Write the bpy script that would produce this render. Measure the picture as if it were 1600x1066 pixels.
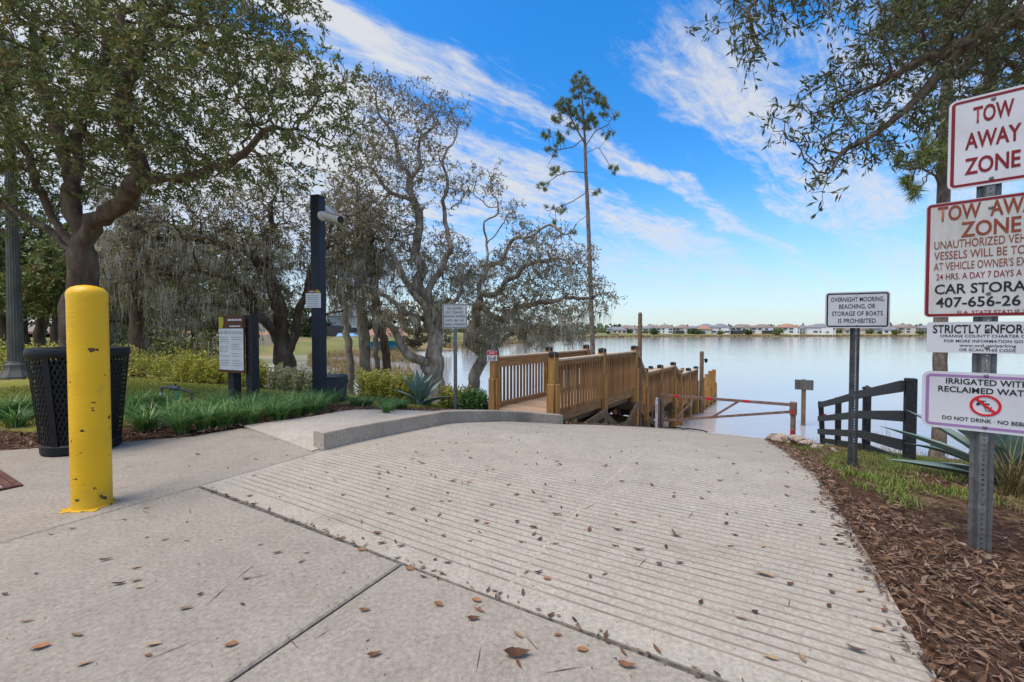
import bpy, bmesh, math, random
import numpy as np
from math import radians, sin, cos, pi, sqrt, atan2, atan
from mathutils import Vector, Matrix

for _o in list(bpy.data.objects):
    bpy.data.objects.remove(_o)
random.seed(7)
RNG = np.random.default_rng(7)
scene = bpy.context.scene
COL = scene.collection

# ------------------------------------------------------------------ camera
FPX = 640.0                      # focal length in photo pixels (1600 wide)
PITCH = atan(15 / FPX)
cam_d = bpy.data.cameras.new('camera')
cam_d.sensor_width = 36.0
cam_d.lens = FPX / 1600 * 36.0
cam_d.clip_start = 0.05
cam_d.clip_end = 9000
cam = bpy.data.objects.new('camera', cam_d)
cam.location = (0, 0, 1.0)
cam.rotation_euler = (pi / 2 - PITCH, 0, 0)
COL.objects.link(cam)
scene.camera = cam

# ------------------------------------------------------------------ sky, sun, exposure
SUN_EL, SUN_AZ = radians(66), radians(236)       # azimuth from +Y clockwise (high, over the trees on the left)
world = bpy.data.worlds.new('World')
scene.world = world
world.use_nodes = True
def build_world():
    nt = world.node_tree
    N, L = nt.nodes, nt.links
    N.clear()
    def node(t, **k):
        n = N.new(t)
        for a, b in k.items():
            setattr(n, a, b)
        return n
    def math_(op, a, b=None, c=None, clamp=False):
        n = node('ShaderNodeMath', operation=op, use_clamp=clamp)
        for i, v in enumerate((a, b, c)):
            if v is None:
                continue
            if isinstance(v, (int, float)):
                n.inputs[i].default_value = v
            else:
                L.new(v, n.inputs[i])
        return n.outputs[0]
    out = node('ShaderNodeOutputWorld')
    bg = node('ShaderNodeBackground')
    bg.inputs['Strength'].default_value = 0.1
    L.new(bg.outputs[0], out.inputs[0])
    sky = node('ShaderNodeTexSky', sky_type='NISHITA')
    sky.sun_disc = False
    sky.sun_elevation = SUN_EL
    sky.sun_rotation = SUN_AZ
    sky.air_density = 1.0
    sky.dust_density = 0.6
    sky.ozone_density = 2.5
    hs = node('ShaderNodeHueSaturation')
    hs.inputs['Hue'].default_value = 0.502
    hs.inputs['Saturation'].default_value = SKY_SAT
    hs.inputs['Value'].default_value = SKY_VAL
    L.new(sky.outputs[0], hs.inputs['Color'])
    tc = node('ShaderNodeTexCoord')
    sp = node('ShaderNodeSeparateXYZ')
    L.new(tc.outputs['Generated'], sp.inputs[0])
    dz = math_('ADD', math_('MAXIMUM', sp.outputs[2], 0.0), 0.12)
    px = math_('DIVIDE', sp.outputs[0], dz)
    py = math_('DIVIDE', sp.outputs[1], dz)
    # s runs along the cirrus streaks, q across them
    s = math_('ADD', math_('MULTIPLY', px, 0.78), math_('MULTIPLY', py, 0.62))
    q = math_('ADD', math_('MULTIPLY', px, -0.62), math_('MULTIPLY', py, 0.78))
    cb = node('ShaderNodeCombineXYZ')
    L.new(px, cb.inputs[0]); L.new(py, cb.inputs[1])
    wob = node('ShaderNodeTexNoise')
    wob.inputs['Scale'].default_value = 1.6
    wob.inputs['Detail'].default_value = 4
    L.new(cb.outputs[0], wob.inputs['Vector'])
    qd = math_('ADD', q, math_('MULTIPLY', math_('SUBTRACT', wob.outputs['Fac'], 0.5), 0.42))
    def aniso(ss, sq, off, detail, rough, dist=0.0):
        c = node('ShaderNodeCombineXYZ')
        L.new(math_('MULTIPLY', s, ss), c.inputs[0])
        L.new(math_('MULTIPLY', q, sq), c.inputs[1])
        c.inputs[2].default_value = off
        n = node('ShaderNodeTexNoise')
        n.inputs['Scale'].default_value = 1.0
        n.inputs['Detail'].default_value = detail
        n.inputs['Roughness'].default_value = rough
        n.inputs['Distortion'].default_value = dist
        L.new(c.outputs[0], n.inputs['Vector'])
        return n.outputs['Fac']
    n1 = aniso(1.3, 4.2, 3.1, 9, 0.62, 0.35)
    n2 = aniso(4.2, 14.0, 7.7, 9, 0.64, 1.4)
    n4 = aniso(9.0, 13.0, 2.2, 7, 0.66, 0.8)
    n3 = aniso(0.9, 1.4, 1.3, 5, 0.5)
    band = node('ShaderNodeFloatCurve')
    cu = band.mapping.curves[0]
    pts = [(-0.6, .45), (0.2, .52), (0.55, .55), (0.76, .60), (0.86, .20), (1.0, .16), (1.07, .55), (1.15, .62), (1.22, .20), (1.34, .52),
           (1.5, .66), (1.8, .58), (2.3, .6), (3.0, .6)]
    while len(cu.points) < len(pts):
        cu.points.new(0.5, 0.5)
    for p, (a, b) in zip(cu.points, pts):
        p.location = ((a + 1) / 4.2, b)
    band.mapping.update()
    L.new(math_('DIVIDE', math_('ADD', qd, 1.0), 4.2, clamp=True), band.inputs['Value'])
    ms = node('ShaderNodeMapRange', interpolation_type='SMOOTHSTEP')
    ms.inputs['From Min'].default_value = 0.75
    ms.inputs['From Max'].default_value = 1.3
    L.new(math_('ADD', s, math_('MULTIPLY', math_('SUBTRACT', n3, 0.5), 0.5)), ms.inputs['Value'])
    mq = node('ShaderNodeMapRange', interpolation_type='SMOOTHSTEP')
    mq.inputs['From Min'].default_value = 0.85
    mq.inputs['From Max'].default_value = 1.06
    L.new(q, mq.inputs['Value'])
    gate = math_('MAXIMUM', ms.outputs[0], mq.outputs[0])
    dens = math_('MULTIPLY', band.outputs[0], gate)
    f = math_('ADD', math_('ADD', math_('MULTIPLY', dens, 0.95), math_('MULTIPLY', math_('SUBTRACT', n1, 0.5), 1.35)),
              math_('ADD', math_('MULTIPLY', math_('SUBTRACT', n2, 0.5), 0.75), math_('MULTIPLY', math_('SUBTRACT', n4, 0.5), 0.45)))
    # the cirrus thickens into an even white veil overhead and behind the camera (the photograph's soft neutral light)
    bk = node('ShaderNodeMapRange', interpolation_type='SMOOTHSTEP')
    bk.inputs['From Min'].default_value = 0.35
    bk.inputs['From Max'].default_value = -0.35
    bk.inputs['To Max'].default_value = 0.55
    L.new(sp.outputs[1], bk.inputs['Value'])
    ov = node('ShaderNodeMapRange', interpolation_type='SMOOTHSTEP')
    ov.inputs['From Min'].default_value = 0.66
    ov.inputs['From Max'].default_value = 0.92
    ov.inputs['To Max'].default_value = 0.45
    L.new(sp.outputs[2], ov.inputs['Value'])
    lf = node('ShaderNodeMapRange', interpolation_type='SMOOTHSTEP')       # thicker cirrus over the left shore
    lf.inputs['From Min'].default_value = -0.08
    lf.inputs['From Max'].default_value = -0.5
    lf.inputs['To Max'].default_value = 0.34
    L.new(sp.outputs[0], lf.inputs['Value'])
    f = math_('ADD', f, math_('MULTIPLY', lf.outputs[0], mq.outputs[0]))
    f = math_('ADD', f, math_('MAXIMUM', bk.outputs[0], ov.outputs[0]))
    cm = node('ShaderNodeMapRange', interpolation_type='SMOOTHSTEP')
    cm.inputs['From Min'].default_value = 0.24
    cm.inputs['From Max'].default_value = 0.90
    cm.inputs['To Max'].default_value = 0.93
    L.new(f, cm.inputs['Value'])
    # thin veil low over the horizon
    lo = node('ShaderNodeMapRange', interpolation_type='SMOOTHSTEP')
    lo.inputs['From Min'].default_value = 0.34
    lo.inputs['From Max'].default_value = 0.0
    lo.inputs['To Max'].default_value = 0.72
    L.new(sp.outputs[2], lo.inputs['Value'])
    m1 = node('ShaderNodeMix', data_type='RGBA')
    L.new(lo.outputs[0], m1.inputs['Factor'])
    L.new(hs.outputs[0], m1.inputs[6])
    m1.inputs[7].default_value = (2.95, 3.95, 4.75, 1)
    m2 = node('ShaderNodeMix', data_type='RGBA')
    hz = node('ShaderNodeMapRange', interpolation_type='SMOOTHSTEP')
    hz.inputs['From Min'].default_value = 0.04
    hz.inputs['From Max'].default_value = 0.30
    hz.inputs['To Min'].default_value = 0.25
    L.new(sp.outputs[2], hz.inputs['Value'])
    L.new(math_('MULTIPLY', cm.outputs[0], hz.outputs[0]), m2.inputs['Factor'])
    L.new(m1.outputs[2], m2.inputs[6])
    m2.inputs[7].default_value = (4.85, 4.9, 4.95, 1)
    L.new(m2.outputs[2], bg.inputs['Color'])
SKY_SAT, SKY_VAL = 1.42, 1.68
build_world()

sun_d = bpy.data.lights.new('sun', 'SUN')
sun_d.energy = 2.4
sun_d.angle = radians(36)
sun_d.color = (1.0, 0.90, 0.76)
sun = bpy.data.objects.new('sun', sun_d)
COL.objects.link(sun)
_sd = Vector((sin(SUN_AZ) * cos(SUN_EL), cos(SUN_AZ) * cos(SUN_EL), sin(SUN_EL)))
sun.rotation_euler = (-_sd).to_track_quat('-Z', 'Y').to_euler()

scene.view_settings.view_transform = 'Standard'
scene.view_settings.look = 'None'
scene.view_settings.exposure = 0.66
scene.view_settings.gamma = 1.0
scene.view_settings.use_curve_mapping = False
scene.render.engine = 'CYCLES'
scene.cycles.use_denoising = True
scene.cycles.max_bounces = 6
scene.cycles.diffuse_bounces = 3
scene.cycles.glossy_bounces = 3
scene.cycles.transparent_max_bounces = 6
scene.cycles.sample_clamp_indirect = 6.0

# ------------------------------------------------------------------ places
CP, SP_ = cos(PITCH), sin(PITCH)
def P(px, py, Y):
    """the point at depth Y (metres ahead of the camera) seen at photo pixel px, py"""
    a = (px - 800) / FPX
    b = (533 - py) / FPX
    dx, dy, dz = a, CP + b * SP_, -SP_ + b * CP
    k = Y / dy
    return Vector((dx * k, Y, 1.0 + dz * k))
AX, AY = 0.491, 0.871                    # ramp axis (towards the water)
def uv(x, y):
    return AX * x + AY * y, AY * x - AX * y
def xy(u, v):
    return AX * u + AY * v, AY * u - AX * v
_tu = np.linspace(-5, 40, 901)
_tz = np.interp(_tu, [-5, 2.4, 3.9, 5, 7.4, 9, 11, 14.3, 18, 24, 40], [0, 0, -.1, -.28, -.75, -1.08, -1.5, -2.2, -3.0, -4.0, -5.0])
_k = np.exp(-np.linspace(-2.2, 2.2, 23) ** 2); _k /= _k.sum()
_tz = np.convolve(np.pad(_tz, 11, mode='edge'), _k, 'valid')
def zu(u):
    return np.interp(u, _tu, _tz)
WATER_Z = -2.2
def G(x, y):
    """height of the natural ground"""
    x = np.asarray(x, float); y = np.asarray(y, float)
    u, v = uv(x, y)
    near = zu(u)
    ax, ay, bx, by = -7.0, 16.0, -30.0, 50.0
    lx, ly = bx - ax, by - ay
    ll = sqrt(lx * lx + ly * ly)
    d = -((x - ax) * ly - (y - ay) * lx) / ll
    left = np.minimum(-2.5 + 0.2 * d, -0.35) + np.clip((y - 22) * 0.05, 0, 1.2) * np.clip(d / 14, 0, 1)
    z = np.maximum(near, left)
    w = np.clip((x * -1 - 3) / 6, 0, 1) * np.clip((u - 2) / 3, 0, 1)
    z = z - 0.09 * np.clip((v - 0.55) / 0.5, 0, 1) * np.clip((7 - u) / 3, 0, 1)
    z = z + 0.02 * np.sin(x * 1.3 + 1) * np.sin(y * 1.1) * np.clip((np.abs(v + 1.3) - 2.2), 0, 1)
    return z
def g(x, y):
    return float(G(x, y))

# ------------------------------------------------------------------ helpers
def tag(o, label=None, cat=None, group=None, kind=None):
    if label: o['label'] = label
    if cat: o['category'] = cat
    if group: o['group'] = group
    if kind: o['kind'] = kind
    return o
def thing(name, label, cat, loc=(0, 0, 0), rz=0.0, group=None):
    o = bpy.data.objects.new(name, None)
    o.empty_display_size = 0.2
    COL.objects.link(o)
    o.location = loc
    o.rotation_euler = (0, 0, rz)
    return tag(o, label, cat, group)
def link(name, me, parent=None, loc=None):
    o = bpy.data.objects.new(name, me)
    COL.objects.link(o)
    if parent is not None:
        o.parent = parent
    if loc is not None:
        o.location = loc
    return o
def np_mesh(name, V, F, mat, smooth=False):
    V = np.asarray(V, dtype=np.float32).reshape(-1, 3)
    F = np.asarray(F, dtype=np.int32)
    n, k = F.shape
    me = bpy.data.meshes.new(name)
    me.vertices.add(len(V)); me.vertices.foreach_set('co', V.ravel())
    me.loops.add(n * k); me.loops.foreach_set('vertex_index', F.ravel())
    me.polygons.add(n)
    me.polygons.foreach_set('loop_start', np.arange(0, n * k, k, dtype=np.int32))
    me.polygons.foreach_set('loop_total', np.full(n, k, dtype=np.int32))
    me.polygons.foreach_set('use_smooth', np.full(n, bool(smooth)))
    me.materials.append(mat)
    me.update(calc_edges=True)
    return me
class MB:
    """collects shapes for ONE mesh"""
    def __init__(s):
        s.v, s.f = [], []
    def add(s, vs, fs):
        b = len(s.v)
        s.v += [tuple(p) for p in vs]
        s.f += [tuple(i + b for i in f) for f in fs]
        return s
    def box(s, x0, x1, y0, y1, z0, z1, c=0.0):
        if c <= 0:
            vs = [(x0, y0, z0), (x1, y0, z0), (x1, y1, z0), (x0, y1, z0), (x0, y0, z1), (x1, y0, z1), (x1, y1, z1), (x0, y1, z1)]
            fs = [(3, 2, 1, 0), (4, 5, 6, 7), (0, 1, 5, 4), (1, 2, 6, 5), (2, 3, 7, 6), (3, 0, 4, 7)]
            return s.add(vs, fs)
        # chamfered upright edges and top
        def ring(i, z):
            a, b, d, e = x0 + i, x1 - i, y0 + i, y1 - i
            return [(a + c, d, z), (b - c, d, z), (b, d + c, z), (b, e - c, z), (b - c, e, z), (a + c, e, z), (a, e - c, z), (a, d + c, z)]
        vs = ring(0, z0) + ring(0, z1 - c) + ring(c * .7, z1)
        fs = [tuple(range(7, -1, -1)), tuple(range(16, 24))]
        for r in (0, 8):
            for i in range(8):
                j = (i + 1) % 8
                fs.append((r + i, r + j, r + 8 + j, r + 8 + i))
        return s.add(vs, fs)
    def beam(s, a, b, w, h, up=(0, 0, 1), ext=0.0):
        a, b = Vector(a), Vector(b)
        d = (b - a).normalized()
        a = a - d * ext; b = b + d * ext
        r = d.cross(Vector(up)).normalized()
        t = r.cross(d)
        vs = []
        for p in (a, b):
            for i, j in ((-1, -1), (1, -1), (1, 1), (-1, 1)):
                vs.append(p + r * (i * w / 2) + t * (j * h / 2))
        return s.add(vs, [(0, 1, 2, 3), (7, 6, 5, 4), (0, 4, 5, 1), (1, 5, 6, 2), (2, 6, 7, 3), (3, 7, 4, 0)])
    def tube(s, pts, rad, n=8, caps=True):
        pts = [Vector(p) for p in pts]
        m = len(pts)
        if not hasattr(rad, '__len__'):
            rad = [rad] * m
        ref = Vector((0.31, 0.17, 0.93))
        vs = []
        for i, p in enumerate(pts):
            d = (pts[min(i + 1, m - 1)] - pts[max(i - 1, 0)])
            if d.length < 1e-9: d = Vector((0, 0, 1))
            d.normalize()
            if i == 0:
                if abs(d.dot(ref)) > .95: ref = Vector((1, 0, 0))
                a = d.cross(ref).normalized()
            else:
                a = (a - d * a.dot(d))
                a = a.normalized() if a.length > 1e-6 else d.orthogonal().normalized()
            b = d.cross(a)
            for k in range(n):
                t = 2 * pi * k / n
                vs.append(p + (a * cos(t) + b * sin(t)) * rad[i])
        fs = []
        for i in range(m - 1):
            for k in range(n):
                k2 = (k + 1) % n
                fs.append((i * n + k, i * n + k2, (i + 1) * n + k2, (i + 1) * n + k))
        if caps:
            fs.append(tuple(range(n - 1, -1, -1)))
            fs.append(tuple(range((m - 1) * n, m * n)))
        return s.add(vs, fs)
    def lathe(s, prof, n=32, cx=0, cy=0, rot=0.0):
        vs = []
        for r, z in prof:
            for k in range(n):
                t = 2 * pi * k / n + rot
                vs.append((cx + r * cos(t), cy + r * sin(t), z))
        fs = []
        for i in range(len(prof) - 1):
            for k in range(n):
                k2 = (k + 1) % n
                fs.append((i * n + k, i * n + k2, (i + 1) * n + k2, (i + 1) * n + k))
        fs.append(tuple(range(n - 1, -1, -1)))
        fs.append(tuple(range((len(prof) - 1) * n, len(prof) * n)))
        return s.add(vs, fs)
    def prism(s, poly, z0, z1, c=0.0):
        """upright prism over a CCW polygon, top edge chamfered by c"""
        n = len(poly)
        if c > 0:
            ins = []
            for i in range(n):
                p0, p1, p2 = Vector(poly[i - 1]), Vector(poly[i]), Vector(poly[(i + 1) % n])
                e1 = (p1 - p0).normalized(); e2 = (p2 - p1).normalized()
                nn = Vector((-e1.y, e1.x)) + Vector((-e2.y, e2.x))
                nn = nn / max(nn.length_squared / 2, .2)
                ins.append(p1 + nn * c)
            rows = [[(p[0], p[1], z0) for p in poly], [(p[0], p[1], z1 - c) for p in poly], [(p[0], p[1], z1) for p in ins]]
        else:
            rows = [[(p[0], p[1], z0) for p in poly], [(p[0], p[1], z1) for p in poly]]
        vs = [p for r in rows for p in r]
        fs = [tuple(range(n - 1, -1, -1)), tuple(range((len(rows) - 1) * n, len(rows) * n))]
        for r in range(len(rows) - 1):
            for i in range(n):
                j = (i + 1) % n
                fs.append((r * n + i, r * n + j, (r + 1) * n + j, (r + 1) * n + i))
        return s.add(vs, fs)
    def plate(s, poly, y0, y1):
        """upright plate: polygon in x,z (CCW seen from -y) between y0 (front) and y1"""
        n = len(poly)
        vs = [(a, y0, b) for a, b in poly] + [(a, y1, b) for a, b in poly]
        fs = [tuple(range(n)), tuple(range(2 * n - 1, n - 1, -1))]
        for i in range(n):
            j = (i + 1) % n
            fs.append((i, i + n, j + n, j))
        return s.add(vs, fs)
    def mesh(s, name, mat, smooth=False):
        me = bpy.data.meshes.new(name)
        me.from_pydata(s.v, [], s.f)
        me.materials.append(mat)
        if smooth:
            me.polygons.foreach_set('use_smooth', np.ones(len(me.polygons), dtype=bool))
            me.set_sharp_from_angle(angle=radians(42))
        me.update()
        return me
    def obj(s, name, mat, parent=None, smooth=False, loc=None):
        return link(name, s.mesh(name, mat, smooth), parent, loc)
def rrect(w, h, r, n=5, cx=0.0, cz=0.0):
    pts = []
    for (sx, sz, a0) in ((1, -1, -pi / 2), (1, 1, 0), (-1, 1, pi / 2), (-1, -1, pi)):
        for k in range(n + 1):
            a = a0 + pi / 2 * k / n
            pts.append((cx + sx * (w / 2 - r) + r * cos(a), cz + sz * (h / 2 - r) + r * sin(a)))
    return pts
def ring_plate(mb, outer, inner, y0, y1):
    n = len(outer)
    vs = [(a, y0, b) for a, b in outer] + [(a, y0, b) for a, b in inner] + [(a, y1, b) for a, b in outer] + [(a, y1, b) for a, b in inner]
    fs = []
    for i in range(n):
        j = (i + 1) % n
        fs += [(i, j, n + j, n + i), (2 * n + i, 2 * n + j, j, i), (n + i, n + j, 3 * n + j, 3 * n + i)]
    return mb.add(vs, fs)

# ------------------------------------------------------------------ materials
def mat(name, cols, rough=0.8, scale=5.0, detail=6.0, bump=0.0, bscale=None, spread=(0.3, 0.7), metal=0.0, stretch=None, island=False,
        transl=0.0, spec=0.3, nrough=0.6, speck=None, coat=0.0, bdist=0.02, vary=0.0):
    m = bpy.data.materials.new(name)
    m.use_nodes = True
    nt = m.node_tree
    N, L = nt.nodes, nt.links
    b = N['Principled BSDF']
    b.inputs['Roughness'].default_value = rough
    b.inputs['Metallic'].default_value = metal
    b.inputs['Specular IOR Level'].default_value = spec
    b.inputs['Coat Weight'].default_value = coat
    cols = [c if len(c) == 4 else (*c, 1) for c in cols]
    tc = N.new('ShaderNodeTexCoord')
    vec = tc.outputs['Object']
    if stretch:
        mp = N.new('ShaderNodeMapping')
        mp.inputs['Scale'].default_value = stretch
        L.new(vec, mp.inputs[0]); vec = mp.outputs[0]
    noise = N.new('ShaderNodeTexNoise')
    noise.inputs['Scale'].default_value = scale
    noise.inputs['Detail'].default_value = detail
    noise.inputs['Roughness'].default_value = nrough
    L.new(vec, noise.inputs['Vector'])
    ramp = N.new('ShaderNodeValToRGB')
    e = ramp.color_ramp.elements
    n = len(cols)
    while len(e) < n: e.new(0.5)
    for i, c in enumerate(cols):
        e[i].position = spread[0] + (spread[1] - spread[0]) * i / max(n - 1, 1)
        e[i].color = c
    if island:
        geo = N.new('ShaderNodeNewGeometry')
        for i in range(n): e[i].position = i / max(n - 1, 1)
        L.new(geo.outputs['Random Per Island'], ramp.inputs[0])
    else:
        L.new(noise.outputs['Fac'], ramp.inputs[0])
    col = ramp.outputs[0]
    if speck:                                    # (colour, scale, threshold)
        sn = N.new('ShaderNodeTexNoise')
        sn.inputs['Scale'].default_value = speck[1]
        sn.inputs['Detail'].default_value = 3
        L.new(tc.outputs['Object'], sn.inputs['Vector'])
        mr = N.new('ShaderNodeMapRange')
        mr.inputs['From Min'].default_value = speck[2]
        mr.inputs['From Max'].default_value = speck[2] + 0.06
        L.new(sn.outputs['Fac'], mr.inputs['Value'])
        mx = N.new('ShaderNodeMix'); mx.data_type = 'RGBA'
        L.new(mr.outputs[0], mx.inputs['Factor'])
        L.new(col, mx.inputs[6]); mx.inputs[7].default_value = (*speck[0], 1)
        col = mx.outputs[2]
    if vary:                                     # each piece a little lighter or darker than its neighbour
        oi = N.new('ShaderNodeObjectInfo')
        vr = N.new('ShaderNodeMapRange')
        vr.inputs['To Min'].default_value = 1 - vary; vr.inputs['To Max'].default_value = 1 + vary
        L.new(oi.outputs['Random'], vr.inputs['Value'])
        hv = N.new('ShaderNodeHueSaturation')
        L.new(vr.outputs[0], hv.inputs['Value']); L.new(col, hv.inputs['Color'])
        hv.inputs['Saturation'].default_value = 1.0
        col = hv.outputs[0]
    L.new(col, b.inputs['Base Color'])
    if bump > 0:
        bn = N.new('ShaderNodeTexNoise')
        bn.inputs['Scale'].default_value = bscale or scale * 4
        bn.inputs['Detail'].default_value = 6
        bn.inputs['Roughness'].default_value = 0.65
        L.new(vec, bn.inputs['Vector'])
        bp = N.new('ShaderNodeBump')
        bp.inputs['Strength'].default_value = bump
        bp.inputs['Distance'].default_value = bdist
        L.new(bn.outputs['Fac'], bp.inputs['Height'])
        L.new(bp.outputs[0], b.inputs['Normal'])
    if transl > 0:
        out = N['Material Output']
        tr = N.new('ShaderNodeBsdfTranslucent')
        L.new(col, tr.inputs['Color'])
        ms = N.new('ShaderNodeMixShader')
        ms.inputs[0].default_value = transl
        L.new(b.outputs[0], ms.inputs[1]); L.new(tr.outputs[0], ms.inputs[2])
        L.new(ms.outputs[0], out.inputs['Surface'])
    return m
M = {}
def flat(name, c, rough=0.6, metal=0.0, spec=0.3):
    return mat(name, [c, tuple(min(1, x * 1.12) for x in c[:3])], rough, 9, metal=metal, spec=spec)
def concrete(name, base, dark, light, axis_dirt=False):
    m = bpy.data.materials.new(name)
    m.use_nodes = True
    nt = m.node_tree; N, L = nt.nodes, nt.links
    b = N['Principled BSDF']
    b.inputs['Roughness'].default_value = 0.88
    b.inputs['Specular IOR Level'].default_value = 0.25
    tc = N.new('ShaderNodeTexCoord')
    def noise(sc, det, ro=.6, st=None, rotz=0):
        v = tc.outputs['Object']
        if st:
            mp = N.new('ShaderNodeMapping'); mp.inputs['Scale'].default_value = st; mp.inputs['Rotation'].default_value = (0, 0, rotz)
            L.new(v, mp.inputs[0]); v = mp.outputs[0]
        n = N.new('ShaderNodeTexNoise'); n.inputs['Scale'].default_value = sc; n.inputs['Detail'].default_value = det
        n.inputs['Roughness'].default_value = ro
        L.new(v, n.inputs['Vector']); return n.outputs['Fac']
    def ramp(fac, stops):
        r = N.new('ShaderNodeValToRGB'); e = r.color_ramp.elements
        while len(e) < len(stops): e.new(.5)
        for i, (p, c) in enumerate(stops): e[i].position = p; e[i].color = (*c, 1)
        L.new(fac, r.inputs[0]); return r.outputs[0]
    def mix(f, a, c, mode='MIX'):
        x = N.new('ShaderNodeMix'); x.data_type = 'RGBA'; x.blend_type = mode
        if isinstance(f, float): x.inputs['Factor'].default_value = f
        else: L.new(f, x.inputs['Factor'])
        L.new(a, x.inputs[6]); L.new(c, x.inputs[7]); return x.outputs[2]
    c0 = ramp(noise(0.9, 8, .62), [(.3, dark), (.5, base), (.72, light)])
    c1 = ramp(noise(55, 5, .75), [(.25, (.58,) * 3), (.5, (.98,) * 3), (.75, (1.36,) * 3)])
    col = mix(1.0, c0, c1, 'MULTIPLY')
    c2 = ramp(noise(7, 7, .7), [(.35, (.89, .885, .88)), (.55, (1, 1, 1)), (.75, (1.05, 1.045, 1.04))])
    col = mix(1.0, col, c2, 'MULTIPLY')
    # pale aggregate specks, dark specks
    sp = ramp(noise(170, 2, .5), [(.68, (1, 1, 1)), (.74, (1.35, 1.33, 1.3))])
    col = mix(1.0, col, sp, 'MULTIPLY')
    dk = ramp(noise(120, 2, .5, (1, 1.02, 1)), [(.26, (.5, .46, .42)), (.33, (1, 1, 1))])
    col = mix(1.0, col, dk, 'MULTIPLY')
    # broom strokes and scuffs
    st = ramp(noise(6, 6, .7, (1.2, 34, 1), radians(-28)), [(.22, (.74, .72, .7)), (.36, (1, 1, 1))])
    col = mix(.55, col, mix(1.0, col, st, 'MULTIPLY'))
    stn = ramp(noise(1.7, 5, .6, (1, 1, 1)), [(.56, (1, 1, 1)), (.74, (.80, .785, .77))])
    col = mix(1.0, col, stn, 'MULTIPLY')
    L.new(col, b.inputs['Base Color'])
    bp = N.new('ShaderNodeBump'); bp.inputs['Strength'].default_value = .35; bp.inputs['Distance'].default_value = .004
    L.new(noise(90, 6, .75), bp.inputs['Height']); L.new(bp.outputs[0], b.inputs['Normal'])
    return m
M['slab'] = concrete('slab_concrete', (.32, .278, .226), (.29, .252, .205), (.35, .305, .25))
M['ramp'] = concrete('ramp_concrete', (.40, .352, .286), (.365, .32, .26), (.435, .384, .315))
M['walk'] = concrete('walk_concrete', (.45, .395, .325), (.40, .345, .28), (.49, .435, .365))
M['kerb'] = concrete('kerb_concrete', (.36, .31, .25), (.23, .20, .165), (.46, .40, .33))
M['groove'] = mat('groove_dirt', [(.21, .18, .15), (.40, .345, .29)], .95, 5)
M['joint'] = mat('joint_debris', [(.03, .026, .022), (.10, .085, .07), (.22, .19, .165)], .95, 30)
M['wood'] = mat('rail_timber', [(.19, .095, .036), (.34, .185, .075), (.44, .26, .125)], .75, 5, 8, .25, 30, (.3, .72), stretch=(.7, 7, 7), vary=.2)
M['woodv'] = mat('baluster_timber', [(.17, .08, .03), (.30, .155, .062), (.39, .215, .095)], .75, 5, 6, .2, 30, (.3, .72), stretch=(7, 7, .7), vary=.28)
M['post'] = mat('post_timber', [(.21, .10, .026), (.37, .19, .055), (.47, .27, .10)], .7, 5, 8, .3, 30, (.3, .72), stretch=(7, 7, .6), vary=.14)
M['cap_wood'] = mat('weathered_cap', [(.38, .26, .17), (.52, .385, .27), (.58, .46, .35)], .8, 6, 8, .2, 30, stretch=(.6, 8, 8))
M['deck'] = mat('deck_timber', [(.27, .165, .095), (.40, .265, .165), (.48, .34, .22)], .8, 5, 8, .2, 30, stretch=(8, .8, 8), vary=.2)
M['under'] = mat('dark_timber', [(.13, .085, .05), (.22, .15, .09)], .85, 5, 6, .2, 25)  # darker brown timber for framing, braces, poles and plain posts
M['black'] = flat('black_plastic', (.012, .012, .013), .45)
M['pole_paint'] = mat('navy_paint', [(.012, .016, .026), (.02, .026, .04)], .55, 4, spec=.35)
M['fence_paint'] = mat('black_fence_paint', [(.013, .013, .016), (.028, .027, .03), (.05, .048, .05)], .6, 6, 7, .25, 40, stretch=(1, 6, 6))
M['galv'] = mat('galvanised_steel', [(.115, .115, .115), (.18, .18, .18), (.26, .26, .26)], .5, 14, 6, .1, 60, metal=.55)
M['galv_dark'] = mat('dull_steel', [(.045, .047, .052), (.085, .087, .092), (.13, .13, .135)], .6, 14, 6, .1, 60, metal=.4)
M['sign_white'] = mat('sign_sheet_white', [(.44, .44, .46), (.53, .53, .55), (.57, .57, .59)], .45, 3, 5, spec=.4)
M['sign_old'] = mat('sign_sheet_stained', [(.24, .215, .18), (.42, .405, .38), (.52, .51, .50)], .5, 2.6, 8, nrough=.7, spread=(.25, .6), stretch=(2.2, 1, .7))
M['red'] = mat('sign_red', [(.15, .006, .010), (.21, .009, .014)], .5, 6)
M['rust_red'] = mat('faded_red_print', [(.13, .022, .010), (.22, .055, .022), (.15, .02, .010)], .6, 18, 6)
M['ink'] = flat('black_print', (.012, .012, .013), .55)
M['grey_ink'] = flat('grey_print', (.28, .28, .29), .6)
M['purple'] = mat('purple_print', [(.25, .13, .30), (.33, .19, .38)], .55, 4)
M['bright_red'] = flat('bright_red', (.5, .012, .02), .45)
M['yellow_patch'] = flat('olive_yellow_print', (.42, .36, .03), .5)
M['brown_print'] = flat('brown_print', (.10, .03, .012), .5)
M['white'] = mat('white_paint', [(.6, .6, .6), (.72, .72, .72)], .5, 8)
M['maroon'] = mat('maroon_gate_paint', [(.12, .07, .055), (.18, .115, .095), (.24, .17, .145)], .6, 9, 6, .1, 40)
M['bin'] = flat('bin_plastic', (.055, .06, .07), .45)
M['bin_metal'] = mat('black_coated_steel', [(.005, .006, .008), (.012, .012, .015)], .5, 20, spec=.25)
M['rust'] = mat('rusty_iron', [(.05, .02, .015), (.12, .05, .035), (.17, .085, .06)], .85, 20, 7, .3)
M['stone'] = mat('pale_riprap', [(.20, .145, .10), (.36, .28, .21), (.50, .42, .34)], .9, 5, 7, .4, vary=.45)
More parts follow.
